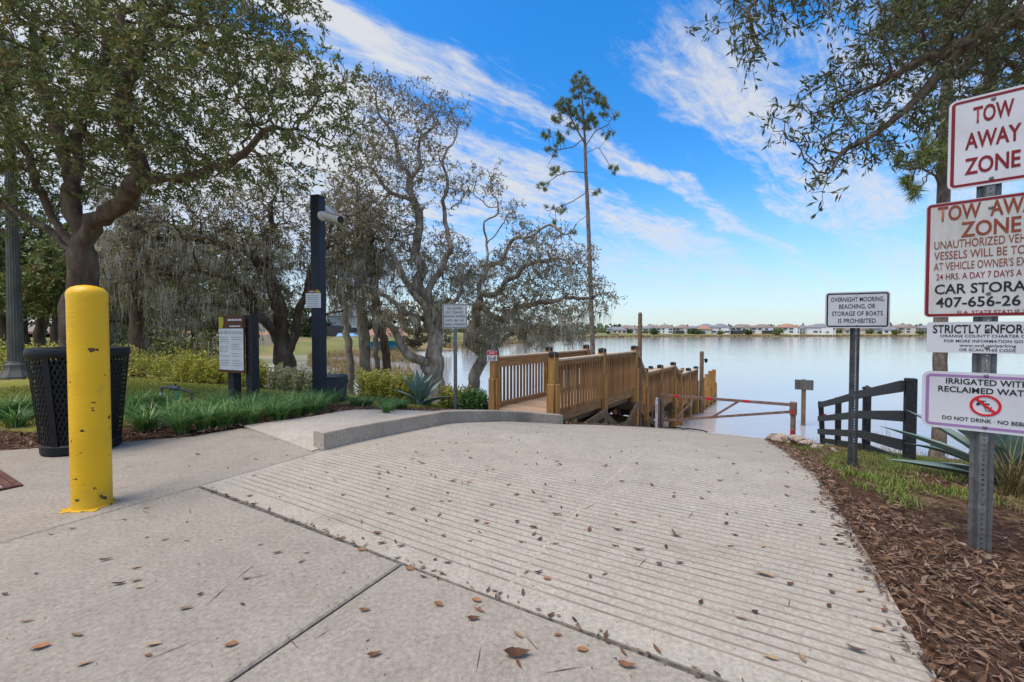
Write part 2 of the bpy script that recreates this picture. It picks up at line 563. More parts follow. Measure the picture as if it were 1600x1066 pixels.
M['lamp_grey'] = mat('lamp_concrete', [(.075, .073, .068), (.115, .112, .105), (.155, .152, .143)], .8, 8, 7, .2, 60, stretch=(1, 1, .3))
M['soil'] = mat('mulch_soil', [(.03, .017, .011), (.075, .038, .022), (.13, .07, .042)], .95, 9, 8, .8, 40, (.3, .7))
M['bark'] = mat('oak_bark', [(.06, .038, .026), (.15, .10, .072), (.26, .19, .145)], .95, 7, 9, 1.0, 26, (.3, .72), stretch=(1, 1, .35), bdist=.03)
M['bark_grey'] = mat('grey_oak_bark', [(.10, .082, .068), (.29, .25, .215), (.48, .435, .385)], .95, 6, 9, .9, 22, (.3, .75), stretch=(1, 1, .4))
M['bark_pine'] = mat('pine_bark', [(.08, .058, .046), (.19, .145, .12), (.30, .245, .21)], .95, 9, 9, .9, 18, (.3, .72), stretch=(1, 1, .5))
M['bark_dark'] = mat('dark_bark', [(.035, .024, .018), (.085, .062, .048), (.16, .125, .10)], .95, 6, 9, .8, 20, (.3, .75), stretch=(1, 1, .4))
M['leaf_oak'] = mat('oak_leaves', [(.07, .11, .028), (.13, .18, .048), (.25, .30, .10), (.165, .18, .06), (.26, .19, .07), (.10, .15, .04)], .5, island=True, transl=.3, spec=.35)
M['leaf_right'] = mat('dark_oak_leaves', [(.055, .08, .03), (.10, .135, .05), (.18, .20, .09), (.15, .12, .06), (.08, .105, .04)], .5, island=True, transl=.25, spec=.35)
M['leaf_moss_oak'] = mat('thin_oak_leaves', [(.14, .135, .065), (.25, .225, .115), (.33, .28, .165), (.19, .175, .085), (.26, .185, .105)], .6, island=True, transl=.3)
M['leaf_green'] = mat('green_leaves', [(.025, .05, .015), (.05, .09, .025), (.09, .12, .035), (.04, .065, .02)], .55, island=True, transl=.15)
M['moss'] = mat('spanish_moss', [(.33, .32, .265), (.50, .48, .41), (.61, .59, .52), (.41, .39, .33)], .95, island=True, transl=.3, spec=.05)
M['needle'] = mat('pine_needles', [(.08, .13, .02), (.14, .19, .03), (.21, .24, .05), (.20, .17, .06)], .55, island=True, transl=.12)
M['hedge'] = mat('variegated_leaves', [(.09, .13, .025), (.60, .54, .07), (.34, .36, .06), (.68, .61, .16), (.21, .23, .04), (.64, .56, .11)], .5, island=True, transl=.2)
M['hedge_white'] = mat('white_variegated_leaves', [(.05, .08, .02), (.55, .54, .42), (.25, .26, .06), (.40, .37, .10), (.62, .60, .50)], .5, island=True, transl=.2)
M['liriope'] = mat('strap_leaves', [(.04, .11, .022), (.07, .18, .036), (.11, .25, .05), (.22, .34, .10), (.045, .12, .03)], .4, island=True, transl=.15, spec=.45)
M['grass'] = mat('lawn_blades', [(.17, .22, .022), (.26, .30, .03), (.34, .33, .055), (.36, .29, .09), (.21, .26, .03)], .6, island=True, transl=.2)
M['drygrass'] = mat('dry_blades', [(.24, .15, .07), (.20, .16, .055), (.16, .165, .04), (.28, .18, .09), (.13, .15, .035), (.18, .10, .055)], .7, island=True, transl=.2)
M['bank_green'] = mat('bank_blades', [(.10, .17, .02), (.15, .22, .03), (.21, .24, .05), (.13, .19, .025)], .6, island=True, transl=.15)
M['reed'] = mat('marsh_reeds', [(.26, .17, .08), (.34, .24, .12), (.20, .15, .06), (.25, .22, .08)], .8, island=True, transl=.2)
M['agave'] = mat('agave_skin', [(.11, .175, .15), (.17, .25, .22), (.25, .33, .30)], .5, 3, 5, stretch=(1, 1, .4), spec=.3)
M['chip'] = mat('mulch_chips', [(.045, .025, .016), (.11, .06, .036), (.18, .10, .062), (.26, .17, .11), (.07, .04, .028), (.31, .22, .155), (.03, .02, .016), (.22, .11, .052), (.15, .10, .075)], .8, island=True)
M['dead_leaf'] = mat('dead_oak_leaf', [(.10, .045, .022), (.17, .075, .035), (.24, .12, .06)], .7, 40, 4, vary=.4)
M['dead_orange'] = mat('orange_dead_leaf', [(.21, .095, .042), (.30, .14, .06)], .7, 40, 4, vary=.35)
M['dead_tan'] = mat('tan_dead_leaf', [(.26, .17, .09), (.36, .24, .13)], .7, 40, 4, vary=.35)
M['dead_dark'] = mat('dark_dead_leaf', [(.075, .042, .03), (.14, .075, .048)], .7, 40, 4, vary=.4)

def terrain_mat():
    m = bpy.data.materials.new('ground_cover'); m.use_nodes = True
    nt = m.node_tree; N, L = nt.nodes, nt.links
    b = N['Principled BSDF']; b.inputs['Roughness'].default_value = .95; b.inputs['Specular IOR Level'].default_value = .1
    tc = N.new('ShaderNodeTexCoord')
    def nz(sc, d=7, r=.65):
        n = N.new('ShaderNodeTexNoise'); n.inputs['Scale'].default_value = sc; n.inputs['Detail'].default_value = d; n.inputs['Roughness'].default_value = r
        L.new(tc.outputs['Object'], n.inputs['Vector']); return n.outputs['Fac']
    def rp(f, st):
        r = N.new('ShaderNodeValToRGB'); e = r.color_ramp.elements
        while len(e) < len(st): e.new(.5)
        for i, (p, c) in enumerate(st): e[i].position = p; e[i].color = (*c, 1)
        L.new(f, r.inputs[0]); return r.outputs[0]
    grass = rp(nz(1.1), [(.32, (.20, .23, .03)), (.48, (.26, .25, .055)), (.6, (.32, .24, .10)), (.72, (.20, .12, .065))])
    mulch = rp(nz(22, 8), [(.3, (.028, .016, .011)), (.5, (.08, .04, .024)), (.68, (.17, .095, .058))])
    at = N.new('ShaderNodeAttribute'); at.attribute_name = 'mulch'
    ad = N.new('ShaderNodeMath'); ad.operation = 'ADD'; L.new(at.outputs['Fac'], ad.inputs[0])
    mu = N.new('ShaderNodeMath'); mu.operation = 'MULTIPLY_ADD'; L.new(nz(3.5), mu.inputs[0]); mu.inputs[1].default_value = 1.2; mu.inputs[2].default_value = -.6
    L.new(mu.outputs[0], ad.inputs[1])
    mr = N.new('ShaderNodeMapRange'); mr.inputs['From Min'].default_value = .35; mr.inputs['From Max'].default_value = .6; L.new(ad.outputs[0], mr.inputs['Value'])
    x = N.new('ShaderNodeMix'); x.data_type = 'RGBA'; L.new(mr.outputs[0], x.inputs['Factor']); L.new(grass, x.inputs[6]); L.new(mulch, x.inputs[7])
    fine = rp(nz(45, 4), [(.3, (.6, .6, .6)), (.7, (1.35, 1.35, 1.3))])
    y = N.new('ShaderNodeMix'); y.data_type = 'RGBA'; y.blend_type = 'MULTIPLY'; y.inputs['Factor'].default_value = 1
    L.new(x.outputs[2], y.inputs[6]); L.new(fine, y.inputs[7])
    L.new(y.outputs[2], b.inputs['Base Color'])
    bp = N.new('ShaderNodeBump'); bp.inputs['Strength'].default_value = .8; bp.inputs['Distance'].default_value = .04
    L.new(nz(26, 6), bp.inputs['Height']); L.new(bp.outputs[0], b.inputs['Normal'])
    return m
M['ground'] = terrain_mat()

# ------------------------------------------------------------------ ramp edges
KERB = [(-1.576, 3.414), (-1.25, 4.0), (-.76, 4.86), (-.18, 5.72), (.30, 6.25), (.83, 6.62)]
_ku = [1.0, 2.2] + [uv(*p)[0] for p in KERB[1:]] + [12.25, 16.5, 19]
_kv = [-3.05, -3.05] + [uv(*p)[1] for p in KERB[1:]] + [-2.09, -1.8, -1.6]
def vl(u): return np.interp(u, _ku, _kv)
VR = 0.5
U0 = 1.300
WALK_B = [(-3.05, 3.9), (-2.72, 4.35), (-2.42, 4.85), (-2.27, 5.5), (-1.95, 6.15), (-1.5, 6.85), (-1.05, 7.5), (-.45, 8.15)]
def resample(pts, n):
    p = np.array(pts, float)
    d = np.r_[0, np.cumsum(np.linalg.norm(np.diff(p, axis=0), axis=1))]
    t = np.linspace(0, d[-1], n)
    return np.stack([np.interp(t, d, p[:, i]) for i in range(p.shape[1])], 1)

# ------------------------------------------------------------------ ground
def axis_lines(lo, hi, a, b, fine):
    mid = list(np.arange(a, b + 1e-6, fine))
    out_hi, x, st = [], b, fine
    while x < hi: st *= 1.18; x += st; out_hi.append(min(x, hi))
    out_lo, x, st = [], a, fine
    while x > lo: st *= 1.18; x -= st; out_lo.append(max(x, lo))
    return np.array(out_lo[::-1] + mid + out_hi)
gx = axis_lines(-420, 420, -13, 12, .2)
gy = axis_lines(-420, 420, -1.5, 18, .2)
XX, YY = np.meshgrid(gx, gy)
ZZ = G(XX, YY)
UU, VV = uv(XX, YY)
inramp = (UU > .9) & (VV > vl(UU) - .02) & (VV < VR + .05)
apron = (UU <= 1.5) & (VV > -3.2) & (VV < 2.4)
walkway = (UU <= 8) & (VV > -4.7) & (VV <= -2.6)
leftslab = (UU < 2.6) & (VV <= -3) & (UU < 1.0 + (VV + 5.5) * .9)
ZZ = ZZ - np.where(inramp | apron | walkway, .045, 0) - np.where(leftslab & ~walkway, .03, 0)
nx, ny = len(gx), len(gy)
idx = np.arange(nx * ny).reshape(ny, nx)
F = np.stack([idx[:-1, :-1], idx[:-1, 1:], idx[1:, 1:], idx[1:, :-1]], -1).reshape(-1, 4)
me = np_mesh('ground', np.stack([XX, YY, ZZ], -1), F, M['ground'], True)
mul = np.zeros_like(XX)
mul = np.maximum(mul, np.clip(1.0 - (np.clip(VV - VR, 0, 9) - (.22 + .95 * np.clip(3.5 - UU, 0, 5))) / .5, 0, 1) * (VV > VR - .2) * (UU < 11))
mul = np.maximum(mul, .56 * (VV > VR) * (UU < 7))
bandL = np.exp(-((VV + 5.1) / .75) ** 2) * (UU < 7.5) * (UU > .5)
dist_edge = np.hypot(XX + 4.2, (YY - 3.9) * 1.6)
mul = np.maximum(mul, bandL)
mul = np.maximum(mul, np.clip(1.6 - np.abs((YY - 3.75 - (-XX - 3.2) * -.28)) / .75, 0, 1) * (XX < -2.9) * (XX > -12))
mul = np.maximum(mul, (VV > -4.5) * (VV < vl(UU) + .1) * (UU > 6.2) * .9)
mul = np.maximum(mul, np.exp(-((YY - 10.2 - (XX + 8) * -.05) / .7) ** 2) * (XX < -2) * .8)
at = me.attributes.new('mulch', 'FLOAT', 'POINT')
at.data.foreach_set('value', mul.ravel().astype(np.float32))
tag(link('ground', me), 'sloping lawn and mulch bank around the ramp', kind='structure')

# ------------------------------------------------------------------ water
def water_mat():
    m = bpy.data.materials.new('lake_water'); m.use_nodes = True
    nt = m.node_tree; N, L = nt.nodes, nt.links
    b = N['Principled BSDF']
    b.inputs['Base Color'].default_value = (.37, .355, .36, 1)
    b.inputs['Roughness'].default_value = .06
    b.inputs['IOR'].default_value = 1.33
    b.inputs['Specular IOR Level'].default_value = .5
    tc = N.new('ShaderNodeTexCoord')
    def nz(st, sc, d):
        mp = N.new('ShaderNodeMapping'); mp.inputs['Scale'].default_value = st; L.new(tc.outputs['Object'], mp.inputs[0])
        n = N.new('ShaderNodeTexNoise'); n.inputs['Scale'].default_value = sc; n.inputs['Detail'].default_value = d; L.new(mp.outputs[0], n.inputs['Vector'])
        return n.outputs['Fac']
    ad = N.new('ShaderNodeMath'); ad.operation = 'ADD'
    L.new(nz((.45, 1.0, 1), 2.2, 4), ad.inputs[0])
    mu = N.new('ShaderNodeMath'); mu.operation = 'MULTIPLY'; L.new(nz((.05, .16, 1), 1.0, 3), mu.inputs[0]); mu.inputs[1].default_value = 1.6
    L.new(mu.outputs[0], ad.inputs[1])
    bp = N.new('ShaderNodeBump'); bp.inputs['Strength'].default_value = .32; bp.inputs['Distance'].default_value = .05
    L.new(ad.outputs[0], bp.inputs['Height']); L.new(bp.outputs[0], b.inputs['Normal'])
    return m
wm = MB()
wm.add([(-3500, -60, WATER_Z), (3500, -60, WATER_Z), (3500, 4000, WATER_Z), (-3500, 4000, WATER_Z)], [(0, 1, 2, 3)])
tag(wm.obj('lake_water', water_mat()), 'calm pale grey lake', kind='structure')

# ------------------------------------------------------------------ far shore
SHORE = np.array([(-70, 44), (-36, 50), (-22, 60), (-13, 71), (-4, 90), (8, 128), (27, 180), (62, 226), (112, 250), (200, 256), (330, 250), (620, 225)], float)
SH = resample(SHORE, 90)
tn = np.gradient(SH, axis=0); tn /= np.linalg.norm(tn, axis=1)[:, None]
nrm = np.stack([-tn[:, 1], tn[:, 0]], 1)
near_f = np.clip(1 - (SH[:, 1] - 60) / 120, 0, 1)
rows, offs = [], [(-6, -.9), (0, 0), (1.5, .35), (6, .9), (14, 1.6), (30, 2.0), (60, 2.2), (200, 2.4), (2500, 2.6)]
for i, (o, h) in enumerate(offs):
    base = SH + nrm * o
    if o > 500: base = SH * 1.0 + np.stack([np.linspace(-1800, 1500, 90), np.full(90, 2500.)], 1)
    hh = h * (1 + .55 * near_f * (o > 5)) * (.86 + .14 * np.sin(np.arange(90) * .9 + i))
    rows.append(np.c_[base, WATER_Z + hh])
Vf = np.concatenate(rows); nn = 90
Ff = [(r * nn + i, r * nn + i + 1, (r + 1) * nn + i + 1, (r + 1) * nn + i) for r in range(len(offs) - 1) for i in range(nn - 1)]
M['farland'] = mat('far_bank', [(.20, .13, .06), (.27, .20, .09), (.16, .17, .05), (.22, .21, .07), (.36, .28, .18)], .95, .09, 9, spread=(.3, .7))
tag(link('far_shore', np_mesh('far_shore', Vf, Ff, M['farland'], True)), 'low grassy bank across the lake', kind='structure')

# ------------------------------------------------------------------ slabs, walk, ramp, kerb
def slab(name, poly, z0=-.14, z1=0.0, m=None, label=None):
    b = MB().prism(poly, z0, z1, .007)
    return tag(b.obj(name, m or M['slab']), label, kind='structure')
def quv(u0, u1, v0, v1):
    return [xy(u0, v0), xy(u0, v1), xy(u1, v1), xy(u1, v0)]
G2 = .006
def ccw(p):
    a = sum(p[i - 1][0] * p[i][1] - p[i][0] * p[i - 1][1] for i in range(len(p)))
    return p if a > 0 else p[::-1]
for v0, v1 in ((-3.05, -1.27), (-1.27, .51), (.51, 2.29)):
    for u0, u1 in ((-1.2, 1.29), (-3.7, -1.2), (-6.2, -3.7), (-8.7, -6.2)):
        slab('concrete_slab', ccw(quv(u0 + G2, u1 - G2, v0 + G2, v1 - G2)), label='smooth grey concrete panel of the apron')
slab('concrete_slab', ccw([xy(-8.7, -3.05 - G2), xy(2.19, -3.05 - G2), xy(2.3, -3.87), (-2.80, 4.22), (-3.05, 3.89), (-3.46, 3.72), (-4.28, 3.42), (-6, 2.85), (-10, 1.7), (-14, .2)]),
     label='large concrete panel under the bollard and bin')
# walk behind the kerb, three bays
inner = resample([(-1.66, 3.37), (-1.38, 4.06), (-.89, 4.93), (-.30, 5.81), (.20, 6.37), (.70, 6.80)], 25)
outer_ = resample([(-2.80, 4.25)] + WALK_B[1:], 25)
for a, b in ((0, 8), (8, 16), (16, 24)):
    top, bot = [], []
    vs, fs = [], []
    n = b - a + 1
    for i in range(a, b + 1):
        sh = .004 if i == a else (-.004 if i == b else 0)
        for q in (outer_[i], inner[i]):
            zz = g(*q) + .012
            vs.append((q[0], q[1] + sh, zz))
        for q in (outer_[i], inner[i]):
            vs.append((q[0], q[1] + sh, g(*q) - .14))
    for i in range(n - 1):
        k = i * 4
        fs += [(k, k + 1, k + 5, k + 4), (k + 2, k, k + 4, k + 6), (k + 1, k + 3, k + 7, k + 5)]
    fs += [(1, 0, 2, 3), (4 * n - 4, 4 * n - 3, 4 * n - 1, 4 * n - 2)]
    tag(MB().add(vs, fs).obj('sidewalk', M['walk']), 'pale concrete walk behind the kerb', kind='structure')
# ramp: every groove is a real furrow
us, ds, pit = [U0], [0.0], []
u = U0 + .115
PITCH_G = .051
while u < 13.2:
    w = .0055
    us += [u - w, u - .003, u + .003, u + w]; ds += [0, -.006, -.006, 0]
    u += PITCH_G * (1 + random.uniform(-.06, .06))
us += list(np.arange(13.4, 19, .4)); ds += [0] * len(np.arange(13.4, 19, .4))
us = np.array(us); ds = np.array(ds)
strip = [-.80, -.788]
rowsV = []
for uu_, dd in zip(us, ds):
    l = vl(uu_) + .004
    wv = .012 * math.sin(uu_ * 3.1)
    vv = [l, l + .03] + list(np.linspace(l + .3, -1.0, 5)) + [strip[0] - .012, strip[0], strip[1], strip[1] + .012] + list(np.linspace(-.5, VR - .05, 4)) + [VR - .015, VR]
    k = np.ones(len(vv)); k[[0, 1, -1, -2]] = 0; k[[8, 9]] = .35
    if uu_ > 6: k[[8, 9]] = 1
    for v_, kk in zip(vv, k):
        x_, y_ = xy(uu_ + .010 * sin(v_ * 2.2 + .6), v_)
        rowsV.append((x_, y_, float(zu(uu_)) + dd * kk))
mcol = len(vv); nr = len(us)
Fr = []
mi = []
for i in range(nr - 1):
    for j in range(mcol - 1):
        Fr.append((i * mcol + j, i * mcol + j + 1, (i + 1) * mcol + j + 1, (i + 1) * mcol + j))
        mi.append(1 if (min(ds[i], ds[i + 1]) < 0 and j not in (0, mcol - 2) and not (j == 8 and us[i] < 5)) else 0)
rm = np_mesh('boat_ramp', rowsV, Fr, M['ramp'])
rm.materials.append(M['groove'])
rm.polygons.foreach_set('material_index', np.array(mi, dtype=np.int32))
# skirt down the two long sides and the head
sk = MB()
rv = np.array(rowsV).reshape(nr, mcol, 3)
for line in (rv[:, 0], rv[::-1, -1], rv[0, ::-1]):
    m_ = len(line)
    sk.add([tuple(p) for p in line] + [(p[0], p[1], p[2] - .16) for p in line], [(i, i + m_, i + m_ + 1, i + 1) for i in range(m_ - 1)])
ro = tag(link('boat_ramp', rm), 'grooved concrete ramp running down into the lake', kind='structure')
link('ramp_edge', sk.mesh('ramp_edge', M['kerb']), ro)
jb = MB()
jj = [xy(U0 - .012, v_) for v_ in np.linspace(-3.1, .6, 30)]
jb.add([(x_ - .012, y_ - .018, -.0065) for x_, y_ in jj] + [(x_ + .014, y_ + .02, -.0065) for x_, y_ in jj], [(i, i + 1, i + 31, i + 30) for i in range(29)])
tag(jb.obj('joint_filler', M['joint']), 'dark debris filled joint at the head of the ramp', kind='structure')
# kerb
kf = resample(KERB, 40)
kt = np.gradient(kf, axis=0); kt /= np.linalg.norm(kt, axis=1)[:, None]
kn = np.stack([-kt[:, 1], kt[:, 0]], 1)
vs, fs = [], []
for i in range(40):
    f_ = kf[i]; zb = float(zu(uv(*f_)[0]))
    for off, dz in ((0, -.1), (0.004, .143), (.012, .15), (.128, .15), (.138, .143), (.142, -.1)):
        q = f_ + kn[i] * off
        vs.append((q[0], q[1], zb + dz))
for i in range(39):
    for j in range(5):
        a = i * 6 + j
        fs.append((a, a + 6, a + 7, a + 1))
fs += [tuple(range(0, 6)), tuple(range(39 * 6 + 5, 39 * 6 - 1, -1))]
tag(MB().add(vs, fs).obj('kerb', M['kerb']), 'curved raised concrete kerb along the ramp', kind='structure')

# ------------------------------------------------------------------ lettering
_fc = bpy.data.curves.new('lettering_source', 'FONT')
def text_mesh(s, mat_, bold=0.0):
    c = bpy.data.curves.new('lettering', 'FONT')
    c.body = s; c.size = 1.0; c.resolution_u = 3; c.offset = bold; c.extrude = 0.0
    c.align_x = 'CENTER'
    o = bpy.data.objects.new('lettering_tmp', c)
    COL.objects.link(o)
    dg = bpy.context.evaluated_depsgraph_get()
    dg.update()
    me = bpy.data.meshes.new_from_object(o.evaluated_get(dg))
    bpy.data.objects.remove(o); bpy.data.curves.remove(c)
    me.materials.clear(); me.materials.append(mat_)
    return me
def letter(root, s, cx, cz, w, h, m, y=-.0042, bold=.012, align='C'):
    """one line of lettering, cap height h, total width w, centred on cx (or starting there)"""
    me = text_mesh(s, m, bold)
    n = len(me.vertices)
    co = np.empty(n * 3, np.float32); me.vertices.foreach_get('co', co); co = co.reshape(-1, 3)
    x0, x1 = co[:, 0].min(), co[:, 0].max(); y0, y1 = co[:, 1].min(), co[:, 1].max()
    out = np.empty_like(co)
    xx = (co[:, 0] - x0) / (x1 - x0)
    out[:, 0] = cx + (xx - (.5 if align == 'C' else 0)) * w
    out[:, 2] = cz - h / 2 + (co[:, 1] - 0) / .73 * h
    out[:, 1] = y
    me.vertices.foreach_set('co', out.ravel()); me.update()
    me.name = 'lettering'
    return link('lettering', me, root)
def bars(root, spec, m, y=-.004, name='text_line'):
    """lines of print too small to read"""
    mb = MB()
    for x0, x1, z, h in spec:
        x = x0
        while x < x1 - .004:
            w = min(random.uniform(.012, .05), x1 - x)
            mb.add([(x, y, z - h / 2), (x + w, y, z - h / 2), (x + w, y, z + h / 2), (x, y, z + h / 2)], [(0, 1, 2, 3)])
            x += w + .007
    return tag(mb.obj(name, m, root), kind='stuff')
def panel(root, name, w, h, r, m, cx=0, cz=0, t=.0025, y=0.0):
    return MB().plate(rrect(w, h, r, 5, cx, cz), y - t, y).obj(name, m, root)
def border(root, w, h, r, inset, bw, m, cx=0, cz=0, y=-.0025):
    b = MB()
    ring_plate(b, rrect(w - 2 * inset, h - 2 * inset, max(r - inset, .004), 5, cx, cz), rrect(w - 2 * inset - 2 * bw, h - 2 * inset - 2 * bw, max(r - inset - bw, .003), 5, cx, cz), y - .0012, y)
    return b.obj('border', m, root)
def bolt(root, x, z, y=-.0025, r=.009):
    b = MB(); n = 10
    for rr, yy in ((r, y), (r, y - .003), (r * .55, y - .006)):
        b.v += [(x + rr * cos(2 * pi * k / n), yy, z + rr * sin(2 * pi * k / n)) for k in range(n)]
    for q in range(2):
        for k in range(n):
            k2 = (k + 1) % n
            b.f.append((q * n + k, (q + 1) * n + k, (q + 1) * n + k2, q * n + k2))
    b.f.append(tuple(range(2 * n, 3 * n))[::-1])
    return b.obj('bolt', M['galv'], root)
def u_post(root, z0, z1, m, wide=.085, y=.004):
    """flanged channel post with a punched web: every hole is a real hole"""
    b = MB()
    s = wide / .085
    pitch = .0254
    hw, hr = .014 * s, .0052 * s
    n = int((z1 - z0) / pitch)
    for i in range(n):
        zc = z0 + (i + .5) * pitch
        sq = [(-hw, -.5), (0, -.5), (hw, -.5), (hw, 0), (hw, .5), (0, .5), (-hw, .5), (-hw, 0)]
        V = [(a, y, zc + c * pitch) for a, c in sq] + [(hr * cos(radians(-135 + 45 * k)), y, zc + hr * sin(radians(-135 + 45 * k))) for k in range(8)]
        b.add(V, [(k, (k + 1) % 8, 8 + (k + 1) % 8, 8 + k) for k in range(8)])
        V2 = [(p[0], p[1] + .004, p[2]) for p in V]
        b.add(V2, [(8 + k, 8 + (k + 1) % 8, (k + 1) % 8, k) for k in range(8)])
    zt = z0 + n * pitch
    for sg in (-1, 1):
        pr = [(hw, y), (.026 * s, y + .032 * s), (.0425 * s, y + .032 * s), (.0425 * s, y + .036 * s), (.023 * s, y + .036 * s), (hw, y + .004)]
        vs = [(sg * a, c, z) for z in (z0, zt) for a, c in pr]
        fs = [(k, k + 1, 7 + k, 6 + k) if sg > 0 else (k + 1, k, 6 + k, 7 + k) for k in range(5)]
        b.add(vs, fs + [(11, 10, 9, 8, 7, 6) if sg < 0 else (6, 7, 8, 9, 10, 11)])
    return b.obj('post', m, root)

# ------------------------------------------------------------------ tow-away sign post
tw = thing('sign_post', 'galvanised channel post carrying the stack of parking signs', 'sign post', (2.40, 2.07, g(2.40, 2.07) - .02), radians(-39.4))
tw_z = tw.location.z
u_post(tw, 0, 2.28, M['galv'])
def hung(name, label, cz, cat='sign', dy=-.004):
    c, s_ = cos(tw.rotation_euler.z), sin(tw.rotation_euler.z)
    return thing(name, label, cat, (2.40 - dy * s_, 2.07 + dy * c, tw_z + cz), tw.rotation_euler.z)
s1 = hung('parking_sign', 'small white sign reading TOW AWAY ZONE in dark red, top of the post', 2.115, dy=.0)
panel(s1, 'panel', .305, .457, .03, M['sign_white'])
border(s1, .305, .457, .03, .010, .013, M['red'])
for t_, z_, w_ in (('TOW', .135, .135), ('AWAY', .01, .185), ('ZONE', -.118, .185)):
    letter(s1, t_, 0, z_, w_, .083, M['red'], bold=.022)
bolt(s1, 0, .195); bolt(s1, 0, -.197)
s2 = hung('parking_sign', 'large stained white sign with faded TOW AWAY ZONE and a telephone number', 1.527, dy=-.003)
panel(s2, 'panel', .457, .60, .022, M['sign_old'])
border(s2, .457, .60, .022, .004, .013, M['red'])
for t_, x_, z_, w_, h_, m_, bo in (('TOW  AWAY', 0, .243, .37, .078, 'rust_red', .02), ('ZONE', 0, .150, .20, .078, 'rust_red', .02),
                               ('UNAUTHORIZED VEHICLES', 0, .080, .39, .044, 'rust_red', .004), ('VESSELS WILL BE TOWED', 0, .024, .39, .044, 'rust_red', .004),
                               ("AT VEHICLE OWNER'S EXPENSE", 0, -.033, .39, .042, 'rust_red', .004), ('24 HRS. A DAY 7 DAYS A WEEK', 0, -.088, .37, .034, 'red', .004),
                               ('CAR STORAGE', 0, -.152, .38, .052, 'ink', .016), ('FLA. STATE STATUE 715', .02, -.277, .25, .018, 'red', .008)):
    letter(s2, t_, x_, z_, w_, h_, M[m_], bold=bo)
letter(s2, '407-656-26', -.185, -.222, .29, .052, M['ink'], bold=.016, align='L')
bolt(s2, 0, .245); bolt(s2, 0, -.185)
s3 = hung('parking_sign', 'narrow white STRICTLY ENFORCED sign between the stained sign and the purple one', 1.12, dy=-.001)
panel(s3, 'panel', .43, .16, .012, M['sign_white'])
letter(s3, 'STRICTLY ENFORCED', 0, .045, .385, .044, M['ink'], bold=.018)
for t_, z_, w_ in (('ORANGE COUNTY CHARTER CODE', .008, .33), ('FOR MORE INFORMATION GO TO', -.018, .30), ('www.octl.net/parking', -.040, .19), ('OR SCAN THIS CODE', -.063, .19)):
    letter(s3, t_, 0, z_, w_, .0145, M['ink'], bold=.008)
bolt(s3, 0, .04); bolt(s3, 0, -.05)
s4 = hung('water_sign', 'white purple-bordered sign about reclaimed water with a red no-drinking symbol', .79, dy=-.002)
panel(s4, 'panel', .457, .30, .035, M['sign_white'])
border(s4, .457, .30, .035, .014, .013, M['purple'])
letter(s4, 'IRRIGATED WITH', 0, .103, .28, .030, M['ink'], bold=.018)
letter(s4, 'RECLAIMED WATER', 0, .060, .335, .030, M['ink'], bold=.018)
letter(s4, 'DO NOT DRINK \u00b7 NO BEBER', 0, -.092, .30, .020, M['ink'], bold=.016)
b = MB()
def disc_pts(r, n=32, cx=0, cz=0): return [(cx + r * cos(2 * pi * k / n), cz + r * sin(2 * pi * k / n)) for k in range(n)]
ring_plate(b, disc_pts(.054, 32, 0, -.015), disc_pts(.044, 32, 0, -.015), -.0055, -.0025)
sl = .047
b.plate([(-sl * .7 - .004, sl * .7 - .004 - .015), (sl * .7 - .004, -sl * .7 - .004 - .015), (sl * .7 + .004, -sl * .7 + .004 - .015), (-sl * .7 + .004, sl * .7 + .004 - .015)], -.0062, -.0025)
b.obj('prohibition_ring', M['bright_red'], s4)
b = MB()
b.plate([(-.026, -.003), (.012, -.003), (.016, -.010), (.010, -.010), (.006, -.008), (-.020, -.010), (-.022, -.016), (-.030, -.016), (-.030, -.004)][::-1], -.0045, -.0025)
b.plate([(-.016, -.002), (-.004, -.002), (-.006, .006), (-.014, .006)], -.0045, -.0025)
b.plate([(-.022, .007), (.002, .007), (.002, .010), (-.022, .010)], -.0045, -.0025)
b.obj('tap_symbol', M['ink'], s4)
b = MB()
for q in ([(-.004, -.018), (-.002, -.018), (.003, -.042), (.001, -.042)], [(.020, -.018), (.022, -.018), (.018, -.042), (.016, -.042)], [(.002, -.042), (.017, -.042), (.017, -.040), (.002, -.040)], [(-.002, -.026), (.019, -.026), (.019, -.0245), (-.002, -.0245)]):
    b.plate(ccw(q), -.0045, -.0025)
b.obj('cup_symbol', M['ink'], s4)
bolt(s4, 0, .137); bolt(s4, 0, -.125)

# ------------------------------------------------------------------ mooring sign
ox, oy = 3.53, 4.2
ms = thing('mooring_sign', 'white sign on a perforated post forbidding overnight mooring, beside the ramp', 'sign', (ox, oy, g(ox, oy) - .03), radians(-22))
u_post(ms, 0, 1.79, M['galv_dark'], wide=.082)
panel(ms, 'panel', .535, .37, .035, M['sign_white'], 0, 1.65)
border(ms, .535, .37, .035, .012, .013, M['ink'], 0, 1.65)
for t_, z_, w_ in (('OVERNIGHT MOORING,', 1.76, .44), ('BEACHING, OR', 1.688, .30), ('STORAGE OF BOATS', 1.615, .42), ('IS PROHIBITED', 1.540, .31)):
    letter(ms, t_, 0, z_, w_, .047, M['ink'], bold=.008)
bolt(ms, 0, 1.812, r=.007); bolt(ms, 0, 1.49, r=.007)

